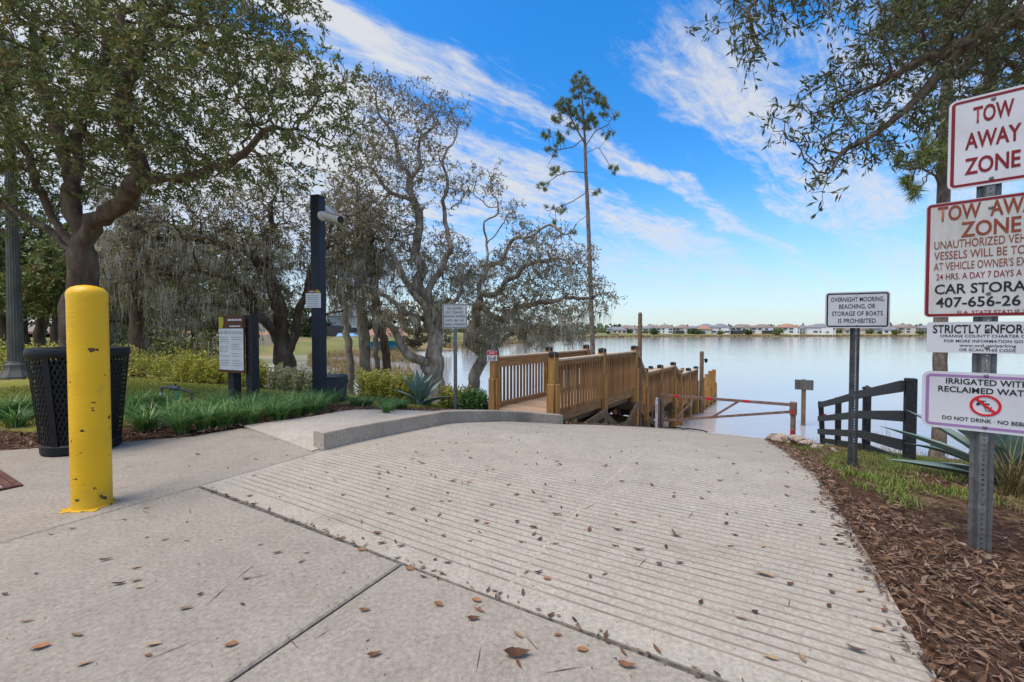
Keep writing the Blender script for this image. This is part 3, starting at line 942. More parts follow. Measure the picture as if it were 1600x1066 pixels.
# ------------------------------------------------------------------ fish cleaning sign
fp = (-1.13, 8.1)
fs_ = thing('fishing_sign', 'small white sign on a slim grey pole in front of the agave and oak', 'sign', (fp[0], fp[1], g(*fp) - .05), radians(-4))
MB().tube([(0, .04, 0), (0, .04, 2.16)], .036, 12).obj('pole', M['galv'], fs_, True)
panel(fs_, 'panel', .49, .48, .03, M['sign_white'], 0, 1.93)
border(fs_, .49, .48, .03, .012, .010, M['ink'], 0, 1.93)
for i, (t_, w_) in enumerate((('FISH  CLEANING,', .31), ('BOAT  CLEAN-OUT,', .36), ('PRODUCING  INDUSTRIAL', .42), ('WASTE,  AND  ANY', .38), ('FUELING  IS  PROHIBITED', .42))):
    letter(fs_, t_, 0, 2.085 - i * .079, w_, .05, M['ink'], bold=.004)

# ------------------------------------------------------------------ rules board
kz = g(-4.02, 5.95)
kb = thing('notice_board', 'rules board with brown header on two black posts among the strap leaves', 'notice board', (-4.02, 5.95, kz), radians(-22))
MB().box(-.21, -.08, .02, .14, -.15, 1.15, .008).obj('post', M['fence_paint'], kb)
MB().box(.18, .31, .02, .14, -.15, 1.29, .008).obj('post', M['fence_paint'], kb)
bx_ = .0
MB().box(-.305, .23, -.035, -.012, .45, 1.28, .004).obj('frame', M['brown_print'], kb)
panel(kb, 'panel', .52, .60, .006, M['white'], -.0375, .79, y=-.036)
panel(kb, 'header', .52, .165, .004, M['brown_print'], -.0375, 1.178, y=-.036)
MB().plate([(-.296, 1.096), (-.215, 1.096), (-.19, 1.18), (-.20, 1.26), (-.296, 1.26)], -.041, -.0385).obj('header_corner', M['yellow_patch'], kb)
letter(kb, 'BOAT RAMP RULES & RESTRICTIONS', -.0375, 1.035, .48, .045, M['grey_ink'], y=-.0396, bold=.004)
bars(kb, [(-.10, .20, 1.215, .026), (-.06, .17, 1.125, .02)], M['white'], y=-.0405)
lines = []
for i in range(13):
    z_ = .965 - i * .034
    if i not in (3, 7, 9): lines.append((-.28, -.28 + random.uniform(.17, .225), z_, .011))
    if i not in (2, 6, 9): lines.append((-.025, -.025 + random.uniform(.16, .23), z_, .011))
bars(kb, lines, M['grey_ink'], y=-.0396)

# ------------------------------------------------------------------ camera pole
cpx, cpy = -3.06, 6.5
pz = g(cpx, cpy)
cpole = thing('camera_pole', 'tall square navy steel pole with security cameras at its top', 'pole', (cpx, cpy, pz - .03), radians(-14))
MB().box(-.08, .08, -.08, .08, 0, 3.28, .010).obj('shaft', M['pole_paint'], cpole)
MB().box(-.084, .084, -.084, .084, 3.28, 3.305, .008).obj('cap', M['pole_paint'], cpole)
def loc_on(root, x, y, z):
    a = root.rotation_euler.z
    return (root.location.x + x * cos(a) - y * sin(a), root.location.y + x * sin(a) + y * cos(a), root.location.z + z)
def camera_unit(label, loc, rz, tilt):
    t = thing('security_camera', label, 'camera', loc, rz)
    MB().tube([(0, 0, 0), (.05, 0, 0)], [.075, .07], 20).obj('mount', M['white'], t, True)
    MB().tube([(.05, 0, 0), (.13, 0, -.01), (.18, 0, -.05)], [.045, .04, .04], 12).obj('arm', M['white'], t, True)
    d = Vector((cos(tilt), 0, -sin(tilt)))
    a = Vector((.10, 0, .0))
    MB().tube([a, a + d * .02, a + d * .30, a + d * .31], [.05, .06, .06, .055], 18).obj('housing', M['white'], t, True)
    MB().tube([a + d * .30, a + d * .335], [.052, .05], 18).obj('lens', M['black'], t, True)
    MB().beam(a + d * .04 + Vector((0, 0, .062)), a + d * .37 + Vector((0, 0, .062)), .11, .008).obj('sunshield', M['white'], t)
    return t
camera_unit('white bullet security camera pointing right towards the lake', loc_on(cpole, .081, -.02, 2.98), radians(-24), radians(18))
camera_unit('white security camera on the far side of the navy pole', loc_on(cpole, -.03, .081, 3.17), radians(75), radians(15))
pl = thing('pole_notice', 'small white notice with dark arched header strapped to the navy pole', 'sign', loc_on(cpole, -.03, -.085, 1.68), radians(-12))
panel(pl, 'panel', .27, .23, .006, M['white'], 0, -.02)
arch = [(-.135, .097), (.135, .097)] + [(.135 * cos(t_), .097 + .065 * sin(t_)) for t_ in np.linspace(.12, pi - .12, 14)]
MB().plate(arch, -.0025, 0).obj('header', M['brown_print'], pl)
MB().plate([(.045, .099), (.133, .099), (.118, .125), (.06, .15)], -.0045, -.0026).obj('header_corner', M['yellow_patch'], pl)
bars(pl, [(-.07, .03, .12, .016)], M['white'], y=-.0036)
bars(pl, [(-.10, .10, .06 - i * .033, .010) for i in range(6)], M['grey_ink'], y=-.0036)

# ------------------------------------------------------------------ bollard
bo = thing('bollard', 'yellow painted steel bollard with chipped paint beside the mesh bin', 'bollard', (-2.415, 2.335, 0), 0)
def bollard_mat():
    m = bpy.data.materials.new('chipped_yellow_paint'); m.use_nodes = True
    nt = m.node_tree; N, L = nt.nodes, nt.links
    b = N['Principled BSDF']; b.inputs['Roughness'].default_value = .42; b.inputs['Specular IOR Level'].default_value = .45
    tc = N.new('ShaderNodeTexCoord')
    def nz(sc, d, st=(1, 1, 1), off=0):
        mp = N.new('ShaderNodeMapping'); mp.inputs['Scale'].default_value = st; mp.inputs['Location'].default_value = (off, off * .7, 0); L.new(tc.outputs['Object'], mp.inputs[0])
        n = N.new('ShaderNodeTexNoise'); n.inputs['Scale'].default_value = sc; n.inputs['Detail'].default_value = d; L.new(mp.outputs[0], n.inputs['Vector']); return n.outputs['Fac']
    def rp(f, st):
        r = N.new('ShaderNodeValToRGB'); e = r.color_ramp.elements
        while len(e) < len(st): e.new(.5)
        for i, (p, c) in enumerate(st): e[i].position = p; e[i].color = (*c, 1)
        L.new(f, r.inputs[0]); return r.outputs[0]
    def mix(f, a, c):
        x = N.new('ShaderNodeMix'); x.data_type = 'RGBA'; L.new(f, x.inputs['Factor']); L.new(a, x.inputs[6])
        if isinstance(c, tuple): x.inputs[7].default_value = (*c, 1)
        else: L.new(c, x.inputs[7])
        return x.outputs[2]
    base = rp(nz(4, 6), [(.3, (.70, .385, .003)), (.55, (.80, .45, .004)), (.75, (.82, .50, .012))])
    sp = N.new('ShaderNodeSeparateXYZ'); L.new(tc.outputs['Object'], sp.inputs[0])
    lowm = N.new('ShaderNodeMapRange'); lowm.inputs['From Min'].default_value = .95; lowm.inputs['From Max'].default_value = .1; lowm.inputs['To Max'].default_value = .035; L.new(sp.outputs[2], lowm.inputs['Value'])
    a = N.new('ShaderNodeMath'); a.operation = 'ADD'; L.new(nz(17, 3, (1, 1, 1.5), 3.3), a.inputs[0]); L.new(lowm.outputs[0], a.inputs[1])
    chip = N.new('ShaderNodeMapRange'); chip.inputs['From Min'].default_value = .688; chip.inputs['From Max'].default_value = .70; L.new(a.outputs[0], chip.inputs['Value'])
    old = N.new('ShaderNodeMapRange'); old.inputs['From Min'].default_value = .66; old.inputs['From Max'].default_value = .72; old.inputs['To Max'].default_value = .5; L.new(nz(7, 5, (1, 1, .6), 9.1), old.inputs['Value'])
    col = mix(old.outputs[0], base, (.42, .36, .03))
    col = mix(chip.outputs[0], col, (.05, .025, .012))
    gm = N.new('ShaderNodeMapRange'); gm.inputs['From Min'].default_value = .16; gm.inputs['From Max'].default_value = 0.0; gm.inputs['To Max'].default_value = .55; L.new(sp.outputs[2], gm.inputs['Value'])
    gn = N.new('ShaderNodeMath'); gn.operation = 'MULTIPLY'; L.new(gm.outputs[0], gn.inputs[0]); L.new(nz(11, 6, (1, 1, .5), 5.5), gn.inputs[1])
    col = mix(gn.outputs[0], col, (.16, .11, .04))
    rn = N.new('ShaderNodeMapRange'); rn.inputs['From Min'].default_value = .62; rn.inputs['From Max'].default_value = .8; rn.inputs['To Max'].default_value = .35; L.new(nz(9, 5, (1, 1, .12), 2.2), rn.inputs['Value'])
    col = mix(rn.outputs[0], col, (.34, .22, .02))
    L.new(col, b.inputs['Base Color'])
    bp = N.new('ShaderNodeBump'); bp.inputs['Strength'].default_value = .5; bp.inputs['Distance'].default_value = .004
    ad = N.new('ShaderNodeMath'); ad.operation = 'SUBTRACT'; L.new(nz(30, 4, (1, 1, 2.5)), ad.inputs[0]); L.new(chip.outputs[0], ad.inputs[1])
    L.new(ad.outputs[0], bp.inputs['Height']); L.new(bp.outputs[0], b.inputs['Normal'])
    return m
M['yellow'] = bollard_mat()
R_ = .0855
prof = [(R_ + .004, -.02), (R_ + .002, .006), (R_, .02)] + [(R_, z_) for z_ in np.linspace(.1, 1.17, 10)] + [(R_ + .002, 1.20), (R_ + .001, 1.215), (R_ * .93, 1.232), (R_ * .78, 1.246), (R_ * .5, 1.257), (R_ * .2, 1.262), (.002, 1.263)]
MB().lathe(prof, 48).obj('pipe', M['yellow'], bo, True)
b = MB()
n = 40
ringp = []
for k in range(n):
    t_ = 2 * pi * k / n
    rr = R_ + .006 + .008 * abs(sin(t_ * 2.5 + 1)) + random.uniform(0, .007) + (.03 if abs(t_ - 5.6) < .18 else 0) + (.024 if abs(t_ - 4.0) < .35 else 0)
    ringp.append((rr * cos(t_), rr * sin(t_)))
b.prism(ringp, .0, .006, .002)
b.obj('paint_skirt', M['yellow'], bo)

# ------------------------------------------------------------------ mesh litter bin
lb = thing('litter_bin', 'black expanded-metal litter bin standing behind the yellow bollard', 'litter bin', (-3.66, 3.47, 0), .3)
def cone_r(z): return .232 + (.298 - .232) * (z - .05) / .78
n = 54; m_ = 20
vs, fs = [], []
def add_strip(sg, k):
    for i in range(m_):
        for w in (-.5, .5):
            z_ = .07 + .72 * i / (m_ - 1)
            a_ = 2 * pi * (k + sg * i * .5) / n + w * .052
            r_ = cone_r(z_) + (.002 if sg > 0 else 0)
            vs.append((r_ * cos(a_), r_ * sin(a_), z_))
    o_ = len(vs) - 2 * m_
    for i in range(m_ - 1):
        fs.append((o_ + 2 * i, o_ + 2 * i + 1, o_ + 2 * i + 3, o_ + 2 * i + 2))
for k in range(n): add_strip(1, k); add_strip(-1, k)
q = MB().add(vs, fs).obj('mesh_side', M['bin_metal'], lb); q['kind'] = 'stuff'
MB().lathe([(.205, .05), (.262, .74), (.255, .74), (.2, .06)], 40).obj('liner', M['bin_metal'], lb, True)
MB().lathe([(.285, .79), (.303, .79), (.312, .805), (.314, .835), (.306, .858), (.285, .866), (.215, .862), (.205, .845), (.215, .83), (.285, .80)], 48).obj('rim', M['bin_metal'], lb, True)
MB().lathe([(.22, .012), (.244, .012), (.246, .075), (.236, .085), (.222, .08)], 48).obj('base_ring', M['bin_metal'], lb, True)
for k in range(6):
    t_ = 2 * pi * k / 6 + .35
    d_ = (cos(t_), sin(t_))
    MB().beam((d_[0] * (cone_r(.05) + .004), d_[1] * (cone_r(.05) + .004), .05), (d_[0] * (cone_r(.82) + .004), d_[1] * (cone_r(.82) + .004), .82), .045, .008, up=(d_[0], d_[1], 0)).obj('strap', M['bin_metal'], lb)
    MB().box(d_[0] * .21 - .02, d_[0] * .21 + .02, d_[1] * .21 - .02, d_[1] * .21 + .02, 0, .02).obj('foot', M['bin_metal'], lb)

# small bin behind the pole
sb = thing('litter_bin', 'small plain dark plastic bin behind the navy camera pole', 'litter bin', (-3.2, 7.4, g(-3.2, 7.4)), .2)
MB().lathe([(.17, 0), (.185, .05), (.21, .43), (.205, .435)], 28).obj('body', M['bin'], sb, True)
MB().lathe([(.215, .42), (.222, .435), (.222, .455), (.2, .475), (.1, .485), (.004, .487)], 28).obj('lid', M['bin'], sb, True)
MB().box(.195, .225, -.04, .04, .33, .40, .006).obj('handle', M['bin'], sb)

# ------------------------------------------------------------------ lamp post
lx_, ly_ = -10.55, 8.7
lp = thing('lamp_post', 'fluted grey lamp post with flared base at the lawn edge', 'lamp post', (lx_, ly_, g(lx_, ly_)), 0)
b = MB(); n = 32
rows_ = []
for z_, r_ in ((.36, .125), (1.5, .112), (3.0, .095), (6.4, .07)):
    rows_.append([(r_ * (1 - .10 * (k % 2)) * cos(2 * pi * k / n), r_ * (1 - .10 * (k % 2)) * sin(2 * pi * k / n), z_) for k in range(n)])
vs = [p for r in rows_ for p in r]
b.add(vs, [(i * n + k, i * n + (k + 1) % n, (i + 1) * n + (k + 1) % n, (i + 1) * n + k) for i in range(3) for k in range(n)])
b.obj('shaft', M['lamp_grey'], lp)
MB().lathe([(.27, -.02), (.27, .05), (.225, .13), (.195, .19), (.185, .25), (.19, .27), (.19, .31), (.155, .33), (.15, .36), (.12, .37)], 8, rot=.39).obj('base', M['lamp_grey'], lp)
MB().lathe([(.08, 6.4), (.13, 6.46), (.13, 6.52), (.1, 6.54)], 16).obj('collar', M['lamp_grey'], lp)
MB().lathe([(.1, 6.54), (.2, 6.7), (.22, 6.9), (.15, 7.1), (.05, 7.16)], 16).obj('globe', M['white'], lp, True)

# ------------------------------------------------------------------ backflow pipe
bfx, bfy = -4.72, 5.75
bp_ = thing('backflow_pipe', 'irrigation pipe loop with a green valve tag in the lawn', 'pipe', (bfx, bfy, g(bfx, bfy) - .02), .1)
MB().tube([(-.2, 0, 0), (-.2, 0, .22), (-.185, 0, .25), (-.14, 0, .255)], .018, 10).obj('riser', M['galv_dark'], bp_, True)
MB().tube([(.2, 0, 0), (.2, 0, .14), (.185, 0, .18), (.14, 0, .20)], .018, 10).obj('riser', M['galv_dark'], bp_, True)
MB().tube([(-.14, 0, .255), (-.10, 0, .255), (-.09, 0, .25), (.02, 0, .235), (.03, 0, .23), (.14, 0, .20)], [.018, .018, .034, .036, .022, .018], 12).obj('valve', M['galv_dark'], bp_, True)
MB().box(-.035, .005, -.006, .006, .29, .303).box(-.02, -.01, -.005, .005, .24, .29).obj('handle', M['ink'], bp_)
M['tag_green'] = flat('green_plastic', (.01, .22, .10), .5)
MB().plate([(0, .08), (.055, .08), (.06, .2), (.0, .215)], -.05, -.042).obj('valve_tag', M['tag_green'], bp_)
for z_ in (.07, .15):
    MB().lathe([(.021, z_), (.021, z_ + .03)], 10, -.2, 0).obj('band', M['white'], bp_)

# ------------------------------------------------------------------ rusty grate by the left edge
gr_ = thing('drain_grate', 'rust brown iron grate set in the concrete at far left', 'grate', (*xy(.415, -4.4), .002), atan2(AY, AX))
b = MB()
for (x0, x1, y0, y1) in ((-.32, .32, -.36, -.33), (-.32, .32, .33, .36), (-.32, -.29, -.33, .33), (.29, .32, -.33, .33)): b.box(x0, x1, y0, y1, -.02, .012, .002)
b.obj('frame', M['rust'], gr_)
for i in range(11):
    x_ = -.27 + i * .054
    MB().box(x_ - .018, x_ + .018, -.328, .328, -.015, .009, .003).obj('bar', M['rust'], gr_)
MB().box(-.289, .289, -.329, .329, -.03, -.016).obj('sump', M['ink'], gr_)
# ------------------------------------------------------------------ boardwalk
DX, DY = .6, .8
dock = thing('boardwalk', 'stepped timber boardwalk with railings running down into the lake', 'boardwalk', (.74, 7.3, 0), atan2(DY, DX))
DW = 1.36
def dl(s, t):                       # dock local -> world xy
    return .74 + DX * s - DY * t, 7.3 + DY * s + DX * t
LEV = [(0, 4.0, -.52), (4.8, 7.5, -1.13), (8.3, 10.6, -1.46), (11.2, 14.3, -1.80)]
POSTS = [(0, -.52, 1.14), (2.05, -.52, 1.14), (4.0, -.52, 1.14), (4.8, -1.13, 1.12), (6.15, -1.13, 1.12), (7.5, -1.13, 1.12), (8.3, -1.46, 1.12), (9.45, -1.46, 1.12), (10.6, -1.46, 1.1)]
pw = .07
def dock_post(s, t, zd, hgt, side):
    wx, wy = dl(s, t)
    zb = min(g(wx, wy) - .3, -2.0 if s > 6 else 9)
    zb = max(zb, -3.0)
    b = MB().box(s - pw, s + pw, t - pw, t + pw, zb, zd + hgt, .006)
    o = b.obj('post', M['post'], dock)
    MB().lathe([(.092, zd + hgt - .075), (.094, zd + hgt - .01), (.088, zd + hgt), (.03, zd + hgt + .018), (.002, zd + hgt + .02)], 14, s, t).obj('post_cap', M['black'], o, True)
    # lower sleeve boards with sloping shoulders
    h1 = zd + hgt * .52
    for a, c_, e, f_ in ((-pw - .04, -pw - .002, -pw, pw), (pw + .002, pw + .04, -pw, pw)):
        MB().box(s + e, s + f_, t + a, t + c_, zb, h1, .016).obj('sleeve', M['post'], o)
    if s in (0, 4.0):
        MB().box(s - pw - .045, s - pw - .002, t - pw, t + pw, zb, h1, .016).obj('sleeve', M['post'], o)
for s_, zd, h_ in POSTS:
    for side, t_ in ((-1, 0.0), (1, DW)):
        dock_post(s_, t_, zd, h_, side)
# end piles with no rail
for s_, hh in ((11.7, .92), (12.5, 1.0), (13.2, 1.08), (14.0, 1.08)):
    for t_ in (0.0, DW):
        b = MB().box(s_ - .07, s_ + .07, t_ - .07, t_ + .07, -3.4, -1.8 + hh, .008)
        o = b.obj('post', M['post'], dock)
        MB().box(s_ - .075, s_ + .075, t_ - .12, t_ - .072, -3.3, -1.8 + hh * .45, .012).obj('sleeve', M['post'], o)
bal_cache = {}
def baluster(s, t, z0, z1):
    h = round(z1 - z0, 2)
    if h not in bal_cache:
        bal_cache[h] = MB().box(-.019, .019, -.019, .019, 0, h, .003).mesh('baluster', M['woodv'])
    link('baluster', bal_cache[h], dock, (s, t, z0))
for a, b_, zd in LEV[:3]:
    posts = [p[0] for p in POSTS if a - .01 <= p[0] <= b_ + .01]
    for p0, p1 in zip(posts[:-1], posts[1:]):
        for side, t_ in ((-1, 0.0), (1, DW)):
            s0, s1 = p0 + pw, p1 - pw
            MB().box(s0, s1, t_ - .022, t_ + .022, zd + .80, zd + .985, .005).obj('rail', M['wood'], dock)
            MB().box(s0 - .0, s1 + .0, t_ - .075, t_ + .075, zd + .987, zd + 1.025, .006).obj('rail_cap', M['cap_wood'], dock)
            MB().box(s0, s1, t_ - .024, t_ + .024, zd - .13, zd + .10, .005).obj('skirt_board', M['wood'], dock)
            n_ = int((s1 - s0) / .118)
            for k in range(n_):
                baluster(s0 + (k + .5) * (s1 - s0) / n_, t_ + (-.044 if side < 0 else .044), zd + .06, zd + .90)
    # joists under the deck
    for t_ in (.12, DW / 2, DW - .12):
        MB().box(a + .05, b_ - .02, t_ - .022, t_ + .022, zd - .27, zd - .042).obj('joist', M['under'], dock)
# sloping stair flights
FL = [(4.0, 4.8, -.52, -1.13), (7.5, 8.3, -1.13, -1.46), (10.6, 11.2, -1.46, -1.80)]
for a, b_, z0, z1 in FL:
    for side, t_ in ((-1, 0.0), (1, DW)):
        off = Vector((0, 0, 0))
        if a < 10:
            MB().beam((a + pw, t_, z0 + .90), (b_ - pw, t_, z1 + .90), .045, .17).obj('rail', M['wood'], dock)
            MB().beam((a + pw, t_, z0 + 1.005), (b_ - pw, t_, z1 + 1.005), .15, .036).obj('rail_cap', M['cap_wood'], dock)
            for k in range(4):
                f_ = (k + .8) / 4.6
                zz = z0 + (z1 - z0) * f_
                baluster(a + (b_ - a) * f_, t_ + (-.044 if side < 0 else .044), zz + .05, zz + .89)
        MB().beam((a, t_, z0 - .08), (b_, t_, z1 - .08), .045, .26, ext=.03).obj('stringer', M['wood'], dock)
    ns = max(2, int(round((z0 - z1) / .17)))
    for k in range(1, ns):
        s_ = a + (b_ - a) * (k - .5) / (ns - .5)
        MB().box(s_, s_ + .28, .03, DW - .03, z0 - k * (z0 - z1) / ns - .035, z0 - k * (z0 - z1) / ns, .004).obj('tread', M['deck'], dock)
plank_me = MB().box(-.066, .066, .012, DW - .012, -.038, 0, .004).mesh('plank', M['deck'])
for a, b_, zd in LEV:
    n_ = int((b_ - a) / .14)
    for k in range(n_):
        link('plank', plank_me, dock, (a + (k + .5) * (b_ - a) / n_, 0, zd + random.uniform(-.002, .002)))
for t_ in (0.0, DW):
    MB().box(11.25, 14.3, t_ - .05, t_ - .005, -2.1, -1.84).obj('skirt_board', M['wood'], dock)
# frames below
for s_, zd in ((2.05, -.52), (4.0, -.52), (4.8, -1.13), (6.15, -1.13), (7.5, -1.13), (9.45, -1.46)):
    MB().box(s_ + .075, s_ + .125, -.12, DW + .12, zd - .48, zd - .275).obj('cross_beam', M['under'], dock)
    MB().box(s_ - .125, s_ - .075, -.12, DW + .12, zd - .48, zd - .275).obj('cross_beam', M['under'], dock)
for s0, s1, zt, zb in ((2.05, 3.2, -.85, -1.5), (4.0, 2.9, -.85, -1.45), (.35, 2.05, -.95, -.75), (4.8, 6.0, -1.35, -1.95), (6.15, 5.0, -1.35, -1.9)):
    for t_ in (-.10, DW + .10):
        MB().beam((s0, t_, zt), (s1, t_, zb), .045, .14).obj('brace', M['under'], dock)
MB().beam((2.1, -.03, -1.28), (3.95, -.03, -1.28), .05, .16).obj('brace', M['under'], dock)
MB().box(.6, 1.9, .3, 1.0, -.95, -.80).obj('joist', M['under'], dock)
# warning plaque on the first far post
wp = thing('warning_plaque', 'tiny red and white warning plaque on the first boardwalk post', 'sign', (*dl(-.10, DW - .02), .52), radians(5))
MB().plate(rrect(.20, .20, .008), -.004, 0).obj('panel', M['white'], wp)
MB().plate(rrect(.19, .075, .004, 5, 0, .055), -.006, -.0042).obj('header', M['bright_red'], wp)
bars(wp, [(-.06, .06, .055, .018)], M['white'], y=-.0068)
bars(wp, [(-.08, .0, -.02, .016), (-.08, .08, -.055, .018), (-.08, .08, -.082, .014)], M['ink'], y=-.0048)
MB().plate([(.02, -.03), (.08, -.01), (.07, -.03), (.04, -.045)], -.0052, -.0042).obj('symbol', M['ink'], wp)
MB().box(-.03, .03, .002, .03, -.04, .04).obj('bracket', M['galv_dark'], wp)

def wood_pole(label, x, y, zt, r, lampy=False):
    t = thing('wooden_pole', label, 'pole', (x, y, 0), .4)
    MB().tube([(0, 0, -3.2), (0, 0, zt)], [r * 1.1, r], 12).obj('shaft', M['under'], t, True)
    MB().lathe([(r * .95, zt), (r * .6, zt + .03), (.004, zt + .04)], 12).obj('top', M['galv_dark'], t, True)
    if lampy:
        MB().box(r, .22, -.015, .015, zt - .32, zt - .28).obj('bracket', M['black'], t)
        MB().lathe([(.03, zt - .42), (.06, zt - .36), (.06, zt - .28), (.02, zt - .25)], 10, .23, 0).obj('lamp', M['black'], t, True)
x_, y_ = dl(4.18, -.06)
wood_pole('tall bare wooden pole rising beside the first flight of boardwalk steps', x_ + .05, y_ + .1, 1.46, .052)
x_, y_ = dl(10.95, -.13)
wood_pole('wooden pole with a small black lamp near the lake end of the boardwalk', x_, y_, .19, .075, True)

# ------------------------------------------------------------------ gate
h0 = Vector((4.30, 11.7, 0)); h1 = Vector((6.44, 9.4, 0))
gd = (h1 - h0); gl = gd.length
gate = thing('barrier_gate', 'dull maroon pipe barrier gate with red reflectors across the ramp', 'gate', (h0.x, h0.y, 0), atan2(gd.y, gd.x))
zb0, zb1 = g(4.3, 11.7), g(6.44, 9.4)
zt0, zt1 = -.80, -.66
MB().tube([(0, 0, zb0 + .06), (0, 0, zt0)], .045, 12).obj('upright', M['maroon'], gate, True)
MB().beam((0, 0, zt0 - .02), (gl, 0, zt1 - .03), .055, .065, ext=.03).obj('top_bar', M['maroon'], gate)
MB().beam((0, 0, -1.56), (gl - .04, 0, -.86), .05, .058).obj('lower_bar', M['maroon'], gate)
def zat(t, a, b): return a + (b - a) * t / gl
for t0, t1 in ((.40, .95), (1.42, 2.02)):
    MB().beam((t0, 0, zat(t0, -1.56, -.86) + .02), (t1, 0, zat(t1, zt0, zt1) - .04), .042, .05).obj('diagonal', M['maroon'], gate)
for t_ in (.45, 1.32, 2.2):
    MB().beam((t_ - .07, -.041, zat(t_, zt0, zt1) - .028), (t_ + .07, -.041, zat(t_ + .14, zt0, zt1) - .028), .008, .06).obj('reflector', M['bright_red'], gate)
lpost = thing('gate_post', 'maroon gate latch post with red reflectors beside the pale rocks', 'post', (6.46, 9.37, zb1 - .06), atan2(gd.y, gd.x))
MB().box(-.045, .045, -.045, .045, 0, zt1 - zb1 + .08, .008).obj('post', M['maroon'], lpost)
MB().box(-.062, .062, -.062, .062, zt1 - zb1 - .20, zt1 - zb1 + .10, .01).obj('latch_box', M['maroon'], lpost)
for z_ in (-.14, -.62):
    MB().box(-.028, .028, -.072, -.0475 if z_ < -.3 else -.0635, zt1 - zb1 + z_ - .04, zt1 - zb1 + z_ + .08).obj('reflector', M['bright_red'], lpost)
for i, (dx_, hh) in enumerate(((-.12, .92), (-.32, .55))):
    p_ = thing('gate_post', ('tall' if i == 0 else 'short') + ' maroon hinge post next to the white marker stake', 'post', (4.3 + dx_, 11.68 + dx_ * .2, zb0 - .05), .5)
    MB().tube([(0, 0, 0), (0, 0, hh)], .055, 14).obj('post', M['maroon'], p_, True)
    MB().lathe([(.058, hh), (.05, hh + .02), (.004, hh + .03)], 14).obj('cap', M['maroon'], p_, True)
stk = thing('marker_stake', 'white utility marker stake with faint red print by the gate hinge', 'stake', (4.02, 11.35, g(4.02, 11.35) - .03), -.3)
MB().box(-.036, .036, -.018, .018, 0, .80, .010).obj('stake', M['white'], stk)
MB().tube([(0, 0, .80), (0, 0, .84), (0, 0, .87)], [.025, .035, .02], 12).obj('head', M['white'], stk, True)
M['faint_red'] = flat('faint_red_print', (.5, .2, .17), .6)
for i in range(5):
    MB().box(-.024, .024, -.0205, -.019, .45 + i * .05, .475 + i * .05).obj('print_mark', M['faint_red'], stk)
pts = []
for k in range(40):
    t_ = k / 39
    x_ = 4.35 + .9 * t_ + .08 * sin(t_ * 9); y_ = 11.45 - .55 * t_ + .12 * sin(t_ * 14)
    pts.append((x_, y_, g(x_, y_) + .02 + .05 * abs(sin(t_ * 7))))
tag(MB().tube(pts, .014, 6).obj('chain', M['black'], None, True), 'dark loose chain lying on the ramp below the gate hinge', 'chain')

# ------------------------------------------------------------------ black rail fence
FP = [(5.27, 5.4), (6.74, 7.75), (8.0, 10.0), (8.70, 11.4)]
fz = [-.84, -1.28, -1.80, -2.12]
FH = [1.22, 1.19, 1.18, 1.16]
fence = thing('rail_fence', 'black three-rail fence stepping down the grass bank to the water', 'fence', (5.27, 5.4, 0), 0)
for i, ((x, y), z, h) in enumerate(zip(FP, fz, FH)):
    w_ = .056
    a_ = atan2(6, 3.4)
    x -= 5.27; y -= 5.4
    r = Matrix.Rotation(a_, 3, 'Z')
    b = MB().box(-w_, w_, -w_, w_, -.4, h, .008)
    lean = Vector((-.05, .02, 1)) if i == 3 else Vector((0, 0, 1))
    b.v = [tuple(r @ Vector(p) + Vector((x, y, z)) + Vector((lean.x, lean.y, 0)) * p[2]) for p in b.v]
    o = b.obj('post', M['fence_paint'], fence)
    if i == 1:
        MB().lathe([(.07, z + h), (.085, z + h + .02), (.03, z + h + .05), (.004, z + h + .07)], 12, x, y).obj('finial', M['fence_paint'], o, True)
    if i == 3:
        b = MB().plate([(-.05, -.05), (.05, -.05), (.05, .05), (-.05, .05)], -.085, -.08)
        b.v = [(p[0] + x - .03, p[1] + y, p[2] + z + .78) for p in b.v]
        b.obj('reflector', M['bright_red'], fence)
frac = [.93, .60, .285]
for i in range(3):
    (xa, ya), (xb, yb) = FP[i], FP[i + 1]
    for f_ in frac:
        MB().beam((xa - 5.27 - .08, ya - 5.4 + .03, fz[i] + FH[i] * f_ - .02), (xb - 5.27 - .08, yb - 5.4 + .03, fz[i + 1] + FH[i + 1] * f_ - .02), .04, .145, ext=.02 if i < 2 else .12).obj('rail', M['fence_paint'], fence)
    MB().beam((xa - 5.27, ya - 5.4, fz[i] + .07), (xb - 5.27, yb - 5.4, fz[i + 1] + .07), .07, .13).obj('ground_board', M['fence_paint'], fence)

# sign standing in the lake
ws = thing('lake_sign', 'blank grey weathered sign board on a post standing in the lake', 'sign', (9.93, 13.9, 0), radians(-30))
MB().box(-.06, .06, -.06, .06, -3.3, -.63, .01).obj('post', M['under'], ws)
MB().box(-.26, .26, -.085, -.062, -.98, -.64, .006).obj('board', M['lamp_grey'], ws)

